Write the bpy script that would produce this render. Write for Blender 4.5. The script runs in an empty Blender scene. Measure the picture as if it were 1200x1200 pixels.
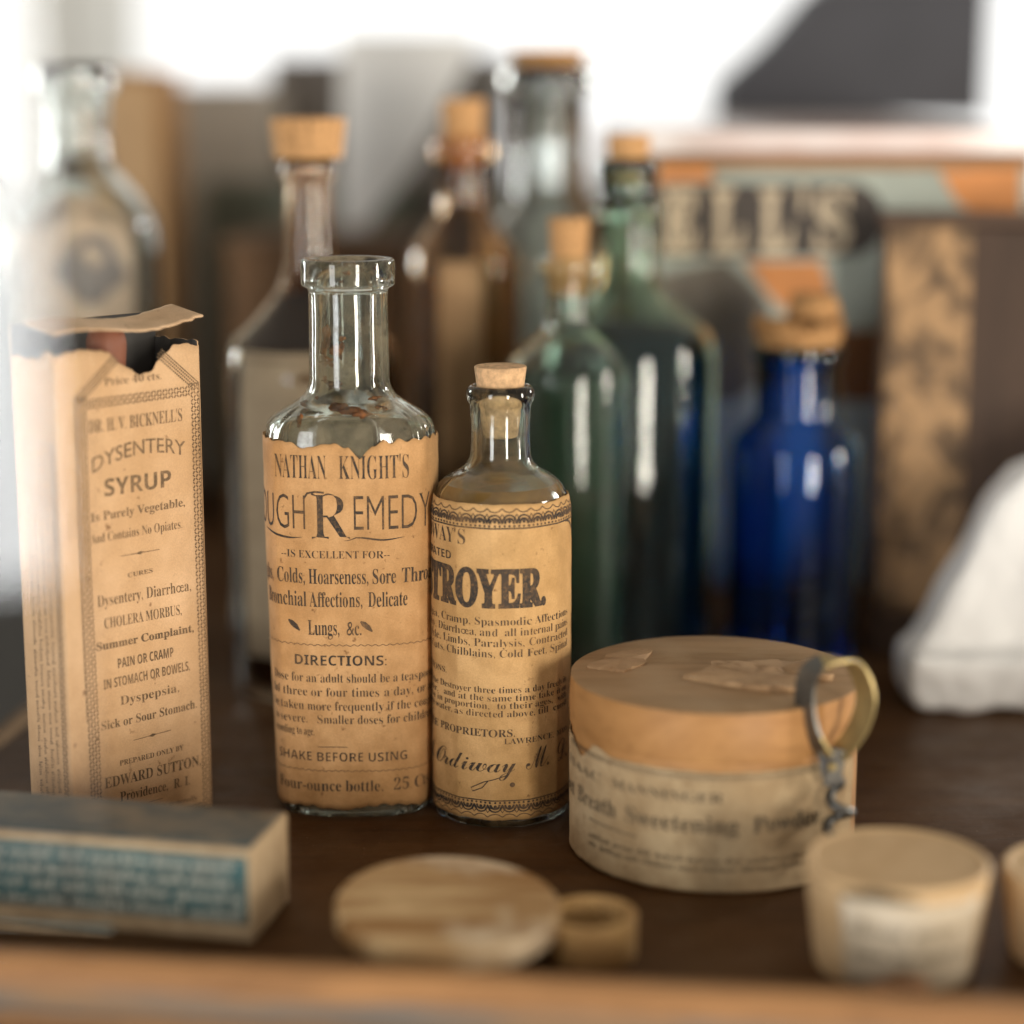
import bpy, bmesh, math, random
from mathutils import Vector, Matrix, noise as MN
random.seed(7)
SC = bpy.context.scene
COL = SC.collection
R = math.radians
# ------------------------------------------------------------------ camera
F = 2450.0          # focal length in photograph pixels (1200 px wide)
H = 0.22            # eye height over the shelf
PITCH = R(11.3)
CP, SP = math.cos(PITCH), math.sin(PITCH)
cam = bpy.data.cameras.new('camera'); camo = bpy.data.objects.new('camera', cam); COL.objects.link(camo)
camo.location = (0, 0, H); camo.rotation_euler = (R(90) - PITCH, 0, 0)
cam.sensor_width = 36; cam.lens = F / 1200 * 36
cam.clip_start = 0.02; cam.clip_end = 50
cam.dof.use_dof = True; cam.dof.focus_distance = 0.632; cam.dof.aperture_fstop = 2.5
SC.camera = camo
# ------------------------------------------------------------------ world + lamps (daylight through the room's windows, plus added rim lamps)
w = bpy.data.worlds.new('World'); SC.world = w; w.use_nodes = True
w.node_tree.nodes['Background'].inputs[0].default_value = (1.0, 0.92, 0.80, 1)
w.node_tree.nodes['Background'].inputs[1].default_value = 0.33

def area_lamp(name, az, dist, elev, wid, hei, rad, col=(1, 1, 1), aim=(0.02, 0.62, 0.06)):
    """az: degrees to the right of straight behind the camera, seen from the bottles."""
    a, e = R(az), R(elev)
    d = Vector((math.sin(a) * math.cos(e), -math.cos(a) * math.cos(e), math.sin(e)))
    l = bpy.data.lights.new(name, 'AREA'); l.shape = 'RECTANGLE'; l.size = wid; l.size_y = hei
    l.energy = math.pi * wid * hei * rad; l.color = col
    o = bpy.data.objects.new(name, l); COL.objects.link(o)
    o.location = Vector(aim) + d * dist
    o.rotation_euler = (Vector(aim) - o.location).to_track_quat('-Z', 'Y').to_euler()
    return o
area_lamp('window_and_rim_light', 25, 2.2, -1, 0.30, 1.0, 36, (1, .92, .80))
area_lamp('window_and_rim_light', 80, 1.9, 0, 0.18, 0.95, 40, (1, .93, .82))
area_lamp('window_and_rim_light', -34.8, 2.3, 3, 0.55, 1.15, 9.5, (.97, .99, 1))
area_lamp('window_and_rim_light', 130, 1.9, 2, 0.30, 1.0, 34, (1, .98, .93))  # added lamp behind the shelf, for rim light and glints on the glass
area_lamp('window_and_rim_light', -126, 1.9, 2, 0.30, 1.0, 30, (.95, 1, .97))  # second added rim lamp, behind on the left, for bright glass edges
SC.view_settings.view_transform = 'Standard'; SC.view_settings.look = 'None'
SC.view_settings.exposure = 0.16; SC.view_settings.gamma = 1; SC.view_settings.use_curve_mapping = False
SC.cycles.max_bounces = 28; SC.cycles.transmission_bounces = 26; SC.cycles.transparent_max_bounces = 12
SC.cycles.glossy_bounces = 10; SC.cycles.diffuse_bounces = 4
SC.cycles.sample_clamp_indirect = 6.0; SC.cycles.blur_glossy = 0.6
SC.cycles.use_denoising = True

# ------------------------------------------------------------------ pixel -> world helpers
def ray(px, py):
    u = (px - 600) / F; v = (600 - py) / F
    return Vector((u, CP + v * SP, -SP + v * CP))
def G(px, py, z=0.0):
    d = ray(px, py); return Vector((0, 0, H)) + d * ((z - H) / d.z)
def at(px, py, Y):
    d = ray(px, py); return Vector((0, 0, H)) + d * (Y / d.y)
def depth(p): return p[1] * CP - (p[2] - H) * SP
def zof(py, Y): return at(600, py, Y).z

# ------------------------------------------------------------------ object helpers
def tag(o, label=None, cat=None, group=None, kind=None):
    if label: o['label'] = label
    if cat: o['category'] = cat
    if group: o['group'] = group
    if kind: o['kind'] = kind
    return o
def thing(name, loc, label, cat, rz=0, group=None):
    o = bpy.data.objects.new(name, None); COL.objects.link(o); o.empty_display_size = .02
    o.location = loc; o.rotation_euler = (0, 0, rz)
    return tag(o, label, cat, group)
def obj(name, bm, mats, parent=None, smooth=True, sharp=None):
    bmesh.ops.remove_doubles(bm, verts=bm.verts, dist=1e-7)
    me = bpy.data.meshes.new(name); bm.to_mesh(me); bm.free()
    for m in (mats if isinstance(mats, (list, tuple)) else [mats]): me.materials.append(m)
    for p in me.polygons: p.use_smooth = smooth
    if sharp: me.set_sharp_from_angle(angle=R(sharp))
    o = bpy.data.objects.new(name, me); COL.objects.link(o)
    if parent: o.parent = parent
    return o
def box(bm, x0, x1, y0, y1, z0, z1, mi=0, bev=0.0, M=None):
    b2 = bmesh.new()
    vs = [b2.verts.new((x, y, z)) for z in (z0, z1) for y in (y0, y1) for x in (x0, x1)]
    for f in ((0, 2, 3, 1), (4, 5, 7, 6), (0, 1, 5, 4), (2, 6, 7, 3), (0, 4, 6, 2), (1, 3, 7, 5)):
        b2.faces.new([vs[i] for i in f])
    if bev: bmesh.ops.bevel(b2, geom=b2.edges[:], offset=bev, segments=2, affect='EDGES', profile=.6)
    merge(bm, b2, mi, M)
def merge(bm, b2, mi=0, M=None):
    if M is not None: b2.transform(M)
    mp = {v: bm.verts.new(v.co) for v in b2.verts}
    for f in b2.faces:
        try:
            g = bm.faces.new([mp[v] for v in f.verts]); g.material_index = mi
        except ValueError: pass
    b2.free()
def fillet(pts, rad):
    """round the corners of an open (r,z) polyline; pts may carry their own radius as 3rd item"""
    out = [tuple(pts[0][:2])]
    for i in range(1, len(pts) - 1):
        a, b, c = (Vector(p[:2]) for p in (pts[i - 1], pts[i], pts[i + 1]))
        rr = pts[i][2] if len(pts[i]) > 2 else rad
        d1, d2 = (a - b), (c - b)
        t = min(rr, d1.length * .48, d2.length * .48)
        if t < 1e-5 or d1.length < 1e-6 or d2.length < 1e-6: out.append(tuple(b)); continue
        p1, p2 = b + d1.normalized() * t, b + d2.normalized() * t
        n = 5
        for k in range(n + 1):
            s = k / n
            q = p1 * (1 - s) ** 2 + b * 2 * s * (1 - s) + p2 * s * s
            out.append((q.x, q.y))
    out.append(tuple(pts[-1][:2]))
    return out
def circ(th, r): return r * math.cos(th), r * math.sin(th)
def facet(n, mixv, rot=0.0, rn=0.0, rb=1.0):
    def f(th, r):
        a = 2 * math.pi / n; t = ((th + rot) % a) - a / 2
        poly = math.cos(a / 2) / math.cos(t)
        k = mixv * min(1, max(0, (r - rn) / (rb - rn)))
        rr = r * ((1 - k) + k * poly)
        return rr * math.cos(th), rr * math.sin(th)
    return f
def oval(ratio, n, rn, rb, fac=None):
    def f(th, r):
        k = min(1, max(0, (r - rn) / (rb - rn))); k = k * k * (3 - 2 * k)
        c, s = math.cos(th), math.sin(th)
        nn = 2 + (n - 2) * k; b = 1 + (ratio - 1) * k
        m = (abs(c) ** nn + abs(s / b) ** nn) ** (-1 / nn)
        if fac: 
            a = 2 * math.pi / fac[0]; t = ((th + fac[2]) % a) - a / 2
            m *= (1 - k * fac[1]) + k * fac[1] * math.cos(a / 2) / math.cos(t)
        return r * m * c, r * m * s
    return f
def lathe(bm, prof, shape=circ, n=64, closed=False, mi=0, cap0=True, cap1=True):
    rings = []
    for r, z in prof:
        if r < 1e-6: rings.append([bm.verts.new((0, 0, z))])
        else: rings.append([bm.verts.new((*shape(2 * math.pi * k / n, r), z)) for k in range(n)])
    pairs = list(zip(rings[:-1], rings[1:]))
    if closed: pairs.append((rings[-1], rings[0]))
    for a, b in pairs:
        if len(a) == 1 and len(b) == 1: continue
        for k in range(n):
            k2 = (k + 1) % n
            vs = [a[k % len(a)], a[k2 % len(a)], b[k2 % len(b)], b[k % len(b)]]
            vs = [v for i, v in enumerate(vs) if v not in vs[:i]]
            if len(vs) > 2:
                f = bm.faces.new(vs); f.material_index = mi
    if not closed:
        if cap0 and len(rings[0]) > 1: bm.faces.new(rings[0][::-1]).material_index = mi
        if cap1 and len(rings[-1]) > 1: bm.faces.new(rings[-1]).material_index = mi
    bmesh.ops.recalc_face_normals(bm, faces=bm.faces)

# ------------------------------------------------------------------ materials
class NT:
    def __init__(s, name):
        s.m = bpy.data.materials.new(name); s.m.use_nodes = True; s.t = s.m.node_tree
        s.t.nodes.clear(); s.out = s.n('ShaderNodeOutputMaterial')
        s.tc = s.n('ShaderNodeTexCoord')
    def n(s, typ, **kw):
        nd = s.t.nodes.new(typ)
        for k, v in kw.items(): setattr(nd, k, v)
        return nd
    def l(s, a, b): s.t.links.new(a, b)
    def mapping(s, scale=(1, 1, 1), rot=(0, 0, 0), loc=(0, 0, 0)):
        m = s.n('ShaderNodeMapping'); m.inputs['Scale'].default_value = scale; m.inputs['Rotation'].default_value = rot
        m.inputs['Location'].default_value = loc
        s.l(s.tc.outputs['Object'], m.inputs['Vector']); return m.outputs[0]
    def noise(s, scale, detail=4, rough=.55, vec=None, dist=0):
        t = s.n('ShaderNodeTexNoise'); t.inputs['Scale'].default_value = scale; t.inputs['Detail'].default_value = detail
        t.inputs['Roughness'].default_value = rough; t.inputs['Distortion'].default_value = dist
        s.l(vec if vec is not None else s.tc.outputs['Object'], t.inputs['Vector']); return t.outputs['Fac']
    def ramp(s, fac, stops):
        r = s.n('ShaderNodeValToRGB'); e = r.color_ramp.elements
        while len(e) < len(stops): e.new(.5)
        for el, (p, c) in zip(e, stops):
            el.position = p; el.color = (c, c, c, 1) if isinstance(c, (int, float)) else (*c, 1)
        s.l(fac, r.inputs[0]); return r.outputs[0]
    def mix(s, fac, a, b, mode='MIX'):
        m = s.n('ShaderNodeMix', data_type='RGBA', blend_type=mode)
        for sock, v in ((m.inputs[0], fac), (m.inputs[6], a), (m.inputs[7], b)):
            if hasattr(v, 'node'): s.l(v, sock)
            elif isinstance(v, (int, float)): sock.default_value = v
            else: sock.default_value = (*v, 1)
        return m.outputs[2]
    def bsdf(s, color, rough=.6, metal=0, trans=0, ior=1.5, spec=.5, coat=0):
        b = s.n('ShaderNodeBsdfPrincipled')
        for nm, v in (('Base Color', color), ('Roughness', rough), ('Metallic', metal), ('Transmission Weight', trans), ('IOR', ior), ('Specular IOR Level', spec), ('Coat Weight', coat)):
            if hasattr(v, 'node'): s.l(v, b.inputs[nm])
            elif isinstance(v, (int, float)): b.inputs[nm].default_value = v
            else: b.inputs[nm].default_value = (*v, 1)
        return b
    def bump(s, b, h, strength=.3, dist=.0005):
        n = s.n('ShaderNodeBump'); n.inputs['Strength'].default_value = strength; n.inputs['Distance'].default_value = dist
        s.l(h, n.inputs['Height']); s.l(n.outputs[0], b.inputs['Normal'])
    def done(s, sh):
        s.l(sh.outputs[0] if hasattr(sh, 'outputs') else sh, s.out.inputs['Surface']); return s.m

def paper(name, c, stain, foxing=(.16, .07, .025), sc=1.0, amt=.6, rough=.78):
    t = NT(name)
    big = t.ramp(t.noise(28 * sc, 5, .6), [(.35, 0.0), (.68, 1.0)])
    col = t.mix(big, c, stain)
    mid = t.ramp(t.noise(110 * sc, 6, .65), [(.42, 0.0), (.75, amt)])
    col = t.mix(mid, col, tuple(x * .72 for x in stain))
    fx = t.ramp(t.noise(330 * sc, 3, .6), [(.66, 0.0), (.76, .8)])
    col = t.mix(fx, col, foxing)
    grain = t.ramp(t.noise(2200, 3, .7), [(.2, .82), (.8, 1.12)])
    col = t.mix(1.0, col, grain, 'MULTIPLY')
    b = t.bsdf(col, rough, spec=.25)
    t.bump(b, t.noise(160 * sc, 6, .6), .35, .0006)
    return t.done(b)
def ink(name, c, pc, wear=.5):
    t = NT(name)
    n = t.ramp(t.noise(900, 4, .7), [(.48, 0.0), (.72, wear)])
    n2 = t.ramp(t.noise(55, 3, .6), [(.45, 0.0), (.75, wear * .7)])
    col = t.mix(n2, t.mix(n, c, pc), pc)
    return t.done(t.bsdf(col, .75, spec=.25))
def glass(name, tint, dirt=.25, dcol=(.30, .25, .18), rough=.015, dscale=60, ior=1.5, drange=(.5, .72)):
    t = NT(name)
    wav = t.noise(55, 2, .5)
    g = t.bsdf(tint, rough, trans=1.0, ior=ior)
    t.bump(g, wav, .22, .0012)
    if dirt <= 0: return t.done(g)
    n = t.ramp(t.noise(dscale, 6, .65, dist=.6), [(drange[0], 0.0), (drange[1], dirt)])
    n2 = t.ramp(t.noise(dscale * 9, 4, .7), [(.58, 0.0), (.74, dirt * 1.0)])
    fac = t.n('ShaderNodeMath', operation='MAXIMUM'); t.l(n, fac.inputs[0]); t.l(n2, fac.inputs[1])
    d = t.bsdf(dcol, .8, spec=.2)
    mx = t.n('ShaderNodeMixShader'); t.l(fac.outputs[0], mx.inputs[0]); t.l(g.outputs[0], mx.inputs[1]); t.l(d.outputs[0], mx.inputs[2])
    return t.done(mx)
def wood(name, c1, c2, c3=None, scale=(9, 90, 90), rough=.5, bump=.25, rot=(0, 0, 0), coat=0, spec=.3):
    t = NT(name); v = t.mapping(scale, rot)
    g = t.noise(1.0, 6, .65, v, .8)
    col = t.mix(t.ramp(g, [(.32, 0.0), (.66, 1.0)]), c1, c2)
    f = t.noise(4.0, 5, .7, v)
    col = t.mix(t.ramp(f, [(.52, 0.0), (.75, .6)]), col, c3 if c3 else tuple(x * .45 for x in c1))
    col = t.mix(t.ramp(t.noise(35, 5, .6), [(.5, 0.0), (.8, .35)]), col, tuple(x * .5 for x in c2))
    b = t.bsdf(col, rough, spec=spec, coat=coat); t.bump(b, f, bump, .0006)
    return t.done(b)
def cork_mat(name, c):
    t = NT(name)
    n = t.noise(420, 5, .7); v = t.mapping((260, 260, 30))
    col = t.mix(t.ramp(n, [(.35, 0.0), (.62, 1.0)]), tuple(x * .72 for x in c), tuple(min(1, x * 1.2) for x in c))
    col = t.mix(t.ramp(t.noise(1.5, 3, .6, v), [(.60, 0.0), (.70, .75)]), col, tuple(x * .25 for x in c))
    b = t.bsdf(col, .85, spec=.2); t.bump(b, n, .5, .0006); return t.done(b)
def plain(name, c, rough=.5, metal=0, spec=.5, vary=.3, nsc=40, bump=.2, trans=0):
    t = NT(name); n = t.noise(nsc, 5, .6)
    col = t.mix(t.ramp(n, [(.3, 0.0), (.75, 1.0)]), c, tuple(x * (1 - vary) for x in c))
    b = t.bsdf(col, rough, metal=metal, spec=spec, trans=trans)
    if bump: t.bump(b, t.noise(nsc * 6, 4, .6), bump, .0005)
    return t.done(b)
def dark_liquid(name, c):
    t = NT(name); d = t.n('ShaderNodeBsdfDiffuse'); d.inputs['Color'].default_value = (*c, 1); return t.done(d)
def emit(name, c, s):
    t = NT(name); e = t.n('ShaderNodeEmission'); e.inputs[0].default_value = (*c, 1); e.inputs[1].default_value = s
    return t.done(e)

TAN, TAN2 = (.62, .36, .165), (.47, .245, .09)
M_paper1 = paper('aged_label_paper', TAN, TAN2)
M_paper2 = paper('yellowed_label_paper', (.63, .385, .17), (.47, .265, .095), amt=.6)
M_cart = paper('carton_paper', (.70, .46, .265), (.57, .345, .17), amt=.3, sc=.8)
M_ink = ink('printing_ink', (.035, .03, .026), TAN2, .35)
M_inkf = ink('faded_printing_ink', (.13, .085, .048), (.50, .31, .16), .6)
M_inkp = ink('faded_black_ink', (.075, .06, .04), (.40, .29, .17), .55)
M_clear = glass('clear_green_glass', (.92, .975, .94), .6, (.24, .20, .13), dscale=60, drange=(.44, .66))
M_clear2 = glass('clear_old_glass', (.90, .96, .925), .3, (.30, .20, .10), dscale=50)
M_cork = cork_mat('pale_cork', (.62, .39, .21))
M_cork_d = cork_mat('brown_cork', (.44, .235, .095))
M_cork_o = cork_mat('orange_cork', (.56, .31, .135))

# ------------------------------------------------------------------ flat printing
def _mb(s, up, lo, dig=None, fix={}):
    o = ''
    for c in s:
        if c in fix: o += fix[c]
        elif 'A' <= c <= 'Z': o += chr(up + ord(c) - 65)
        elif 'a' <= c <= 'z': o += chr(lo + ord(c) - 97)
        elif dig and c.isdigit(): o += chr(dig + ord(c) - 48)
        else: o += c
    return o
FONTS = {'serif': lambda s: _mb(s, 0x1D400, 0x1D41A, 0x1D7CE), 'ital': lambda s: _mb(s, 0x1D434, 0x1D44E, None, {'h': '\u210e'}),
         'bital': lambda s: _mb(s, 0x1D468, 0x1D482, None), 'script': lambda s: _mb(s, 0x1D4D0, 0x1D4EA, None),
         'sansb': lambda s: _mb(s, 0x1D5D4, 0x1D5EE, 0x1D7EC), 'sans': lambda s: s, 'slab': lambda s: _mb(s, 0x1D670, 0x1D68A, 0x1D7F6)}
CAPH = {'serif': .678, 'ital': .692, 'bital': .69, 'script': .625, 'sansb': .714, 'sans': .682, 'slab': .58}
def glyphs(s, font, off=0.0, res=3, spacing=1.0):
    cu = bpy.data.curves.new('t', 'FONT'); cu.body = FONTS[font](s); cu.resolution_u = res; cu.offset = off; cu.space_character = spacing
    o = bpy.data.objects.new('t', cu); COL.objects.link(o)
    dg = bpy.context.evaluated_depsgraph_get()
    m = bpy.data.meshes.new_from_object(o.evaluated_get(dg))
    vs = [(v.co.x, v.co.y) for v in m.vertices]; fs = [tuple(p.vertices) for p in m.polygons]
    bpy.data.objects.remove(o); bpy.data.curves.remove(cu); bpy.data.meshes.remove(m)
    return vs, fs
class Print:
    """flat ink shapes in label coordinates (u right, v up), in metres"""
    def __init__(s): s.bm = bmesh.new()
    def add(s, vs, fs, mi=1):
        V = [s.bm.verts.new((x, y, 0)) for x, y in vs]
        for f in fs:
            try: s.bm.faces.new([V[i] for i in f]).material_index = mi
            except ValueError: pass
    def text(s, txt, u0, u1, v, cap, font='serif', off=0.0, arc=0.0, slope=0.0, mi=1, spacing=1.0, rot90=False, res=3):
        vs, fs = glyphs(txt, font, off, res, spacing)
        x0 = min(a for a, b in vs); x1 = max(a for a, b in vs)
        k = (u1 - u0) / (x1 - x0); ky = cap / CAPH[font]
        out = []
        for a, b in vs:
            uu = (a - x0) * k; f = uu / (u1 - u0) * 2 - 1
            vv = b * ky + arc * (1 - f * f) + slope * uu
            out.append((u0 + uu, v + vv))
        if rot90: out = [(u0 - (y - v), v + (x - u0)) for x, y in out]
        s.add(out, fs, mi)
    def line(s, pts, wd, mi=1, taper=False):
        vs, fs = [], []
        n = len(pts)
        for i, (x, y) in enumerate(pts):
            a = pts[max(0, i - 1)]; b = pts[min(n - 1, i + 1)]
            dx, dy = b[0] - a[0], b[1] - a[1]; L = math.hypot(dx, dy) or 1
            ww = wd * (math.sin(math.pi * (i + .3) / (n - .4)) if taper else 1) / 2
            vs += [(x - dy / L * ww, y + dx / L * ww), (x + dy / L * ww, y - dx / L * ww)]
        for i in range(n - 1): fs.append((2 * i, 2 * i + 1, 2 * i + 3, 2 * i + 2))
        s.add(vs, fs, mi)
    def poly(s, pts, mi=1): s.add(pts, [tuple(range(len(pts)))], mi)
    def disc(s, x, y, r, mi=1, n=10, ry=None):
        s.poly([(x + r * math.cos(2 * math.pi * k / n), y + (ry or r) * math.sin(2 * math.pi * k / n)) for k in range(n)], mi)
    def wavy(s, u0, u1, v, amp, period, wd, mi=1):
        n = int((u1 - u0) / period * 6)
        s.line([(u0 + (u1 - u0) * i / n, v + amp * math.sin(i / 6 * 2 * math.pi)) for i in range(n + 1)], wd, mi)
    def scallops(s, u0, u1, v0, v1, pitch, mi=1, flip=False):
        """engraved lace border: rules, dotted line, arches with drops"""
        h = v1 - v0; V = lambda t: (v1 - t * h) if flip else (v0 + t * h)
        s.line([(u0, V(.02)), (u1, V(.02))], h * .07, mi)
        n = int((u1 - u0) / pitch); p = (u1 - u0) / n
        for i in range(n):
            c = u0 + (i + .5) * p
            for rr, wd in ((.50, .085), (.30, .12)):
                s.line([(c + rr * p * math.cos(a * math.pi / 8), V(.25 + rr * .85 * math.sin(a * math.pi / 8))) for a in range(9)], h * wd, mi)
            s.disc(c, V(.36), p * .12, mi, 8)
            s.line([(c - p * .5, V(.26)), (c - p * .3, V(.50)), (c - p * .5, V(.72)), (c - p * .68, V(.5)), (c - p * .5, V(.26))], h * .06, mi)
            s.line([(c - p * .5, V(.98)), (c - p * .25, V(.84)), (c, V(.80)), (c + p * .25, V(.84)), (c + p * .5, V(.98))], h * .05, mi)
            for q in range(3): s.disc(c + (q - 1) * p / 3, V(.14), p * .09, mi, 6)
    def weave(s, u0, u1, v0, v1, cell, mi=1):
        nu = max(2, round((u1 - u0) / cell)); nv = max(2, round((v1 - v0) / cell))
        du, dv = (u1 - u0) / nu, (v1 - v0) / nv
        for i in range(nu):
            for j in range(nv):
                a, b = u0 + i * du, v0 + j * dv
                if (i + j) % 2: s.poly([(a + du * .05, b + dv * .2), (a + du * .45, b), (a + du * .95, b + dv * .7), (a + du * .55, b + dv * .95)], mi)
                else: s.poly([(a + du * .05, b + dv * .7), (a + du * .5, b + dv * .15), (a + du * .9, b + dv * .2), (a + du * .4, b + dv)], mi)
    def scribble(s, u0, u1, v, h, wd, mi=1, vertical=False, seed=0):
        """an illegible worn line of small print"""
        rn = random.Random(seed); x = u0
        while x < u1:
            L = h * rn.uniform(1.6, 5.5); e = min(u1, x + L); pts = []; q = x
            while q < e:
                pts.append((q, v + h * rn.uniform(-.1, .1))); pts.append((q + h * .22, v + h * rn.choice([.55, .6, .65, 1.0]))); q += h * .45
            if len(pts) > 2:
                if vertical: pts = [(v - (y - v), x_) for x_, y in pts]
                s.line(pts, wd, mi)
            x = e + h * .8
    def weld(s, dst, fn, step=None, lift=.00012):
        """cut into strips no wider than step along u (so they can bend) and lay on the surface fn(u,v)->(pos,normal)"""
        bm = s.bm
        if step and len(bm.verts):
            us = [v.co.x for v in bm.verts]; a, b = min(us), max(us)
            k = math.ceil(a / step)
            while k * step < b:
                bmesh.ops.bisect_plane(bm, geom=bm.verts[:] + bm.edges[:] + bm.faces[:], plane_co=(k * step + 1e-5, 0, 0), plane_no=(1, 0, 0), dist=1e-8)
                k += 1
        mp = {}
        for v in bm.verts:
            p, n = fn(v.co.x, v.co.y); mp[v] = dst.verts.new(p + n * lift)
        for f in bm.faces:
            try:
                g = dst.faces.new([mp[v] for v in f.verts]); g.material_index = f.material_index
                c, n = fn(f.calc_center_median().x, f.calc_center_median().y); g.normal_update()
                if g.normal.dot(n) < 0: g.normal_flip()
            except ValueError: pass
        bm.free()

class Wrap:
    """arc-length coordinates round an upright vessel; u=0 faces the camera side (angle a0)"""
    def __init__(s, rfun, shape, r0, a0=-math.pi / 2, off=.00025):
        s.rf, s.shape, s.r0, s.off = rfun, shape, r0, off
        N = 720; s.th = [a0 + (i - N / 2) / N * 2 * math.pi for i in range(N + 1)]
        P = [Vector(shape(t, r0)) for t in s.th]; L = [0]
        for i in range(N): L.append(L[-1] + (P[i + 1] - P[i]).length)
        m = L[N // 2]; s.L = [x - m for x in L]
    def theta(s, u):
        import bisect
        i = min(max(1, bisect.bisect_left(s.L, u)), len(s.L) - 1)
        a, b = s.L[i - 1], s.L[i]; f = (u - a) / (b - a)
        return s.th[i - 1] + f * (s.th[i] - s.th[i - 1])
    def __call__(s, u, v):
        t = s.theta(u); r = s.rf(v)
        x, y = s.shape(t, r); x1, y1 = s.shape(t + .01, r); x0, y0 = s.shape(t - .01, r)
        n = Vector((y1 - y0, -(x1 - x0), 0)).normalized()
        q = Vector((u * 75, v * 55, s.r0 * 900)); e = MN.noise(q) * .00022 - abs(MN.noise(q * 2.3)) * .00022 + MN.noise(q * 5) * .00005
        return Vector((x, y, v)) + n * (s.off + .0003 + e), n
def sheet(bm, fn, u0, u1, bot, top, nu=80, nv=12, mi=0, lift=0.0, thick=.00018, mb=None):
    """paper sheet on a surface, bot(u) and top(u) are its torn edges; a thin closed solid"""
    lay = []
    for t in (0.0, -thick):
        g = []
        for i in range(nu + 1):
            u = u0 + (u1 - u0) * i / nu; b, a = bot(u), top(u); row = []
            for j in range(nv + 1):
                p, n = fn(u, b + (a - b) * j / nv); row.append(bm.verts.new(p + n * (lift + t)))
            g.append(row)
        lay.append(g)
    A, B = lay
    def q(a, b, c, d, m=mi): bm.faces.new((a, b, c, d)).material_index = m
    if mb is None: mb = mi
    for i in range(nu):
        for j in range(nv):
            q(A[i][j], A[i + 1][j], A[i + 1][j + 1], A[i][j + 1]); q(B[i][j], B[i][j + 1], B[i + 1][j + 1], B[i + 1][j], mb)
        q(A[i][0], B[i][0], B[i + 1][0], A[i + 1][0]); q(A[i][nv], A[i + 1][nv], B[i + 1][nv], B[i][nv])
    for j in range(nv):
        q(A[0][j], A[0][j + 1], B[0][j + 1], B[0][j]); q(A[nu][j], B[nu][j], B[nu][j + 1], A[nu][j + 1])
def ragged(base, amp, seed, sc=1.0, notches=()):
    """torn edge height as a function of u; notches: (u, depth, halfwidth)"""
    rn = random.Random(seed); ks = [(rn.uniform(60, 1500) * sc, rn.uniform(0, 6.3), rn.uniform(.2, 1)) for _ in range(9)]
    tot = sum(k[2] for k in ks)
    def f(u):
        v = base + amp * sum(a * math.sin(k * u + p) for k, p, a in ks) / tot
        for c, d, h in notches:
            x = abs(u - c) / h
            if x < 1: v -= d * (1 - x) ** .7
        return v
    return f

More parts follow.
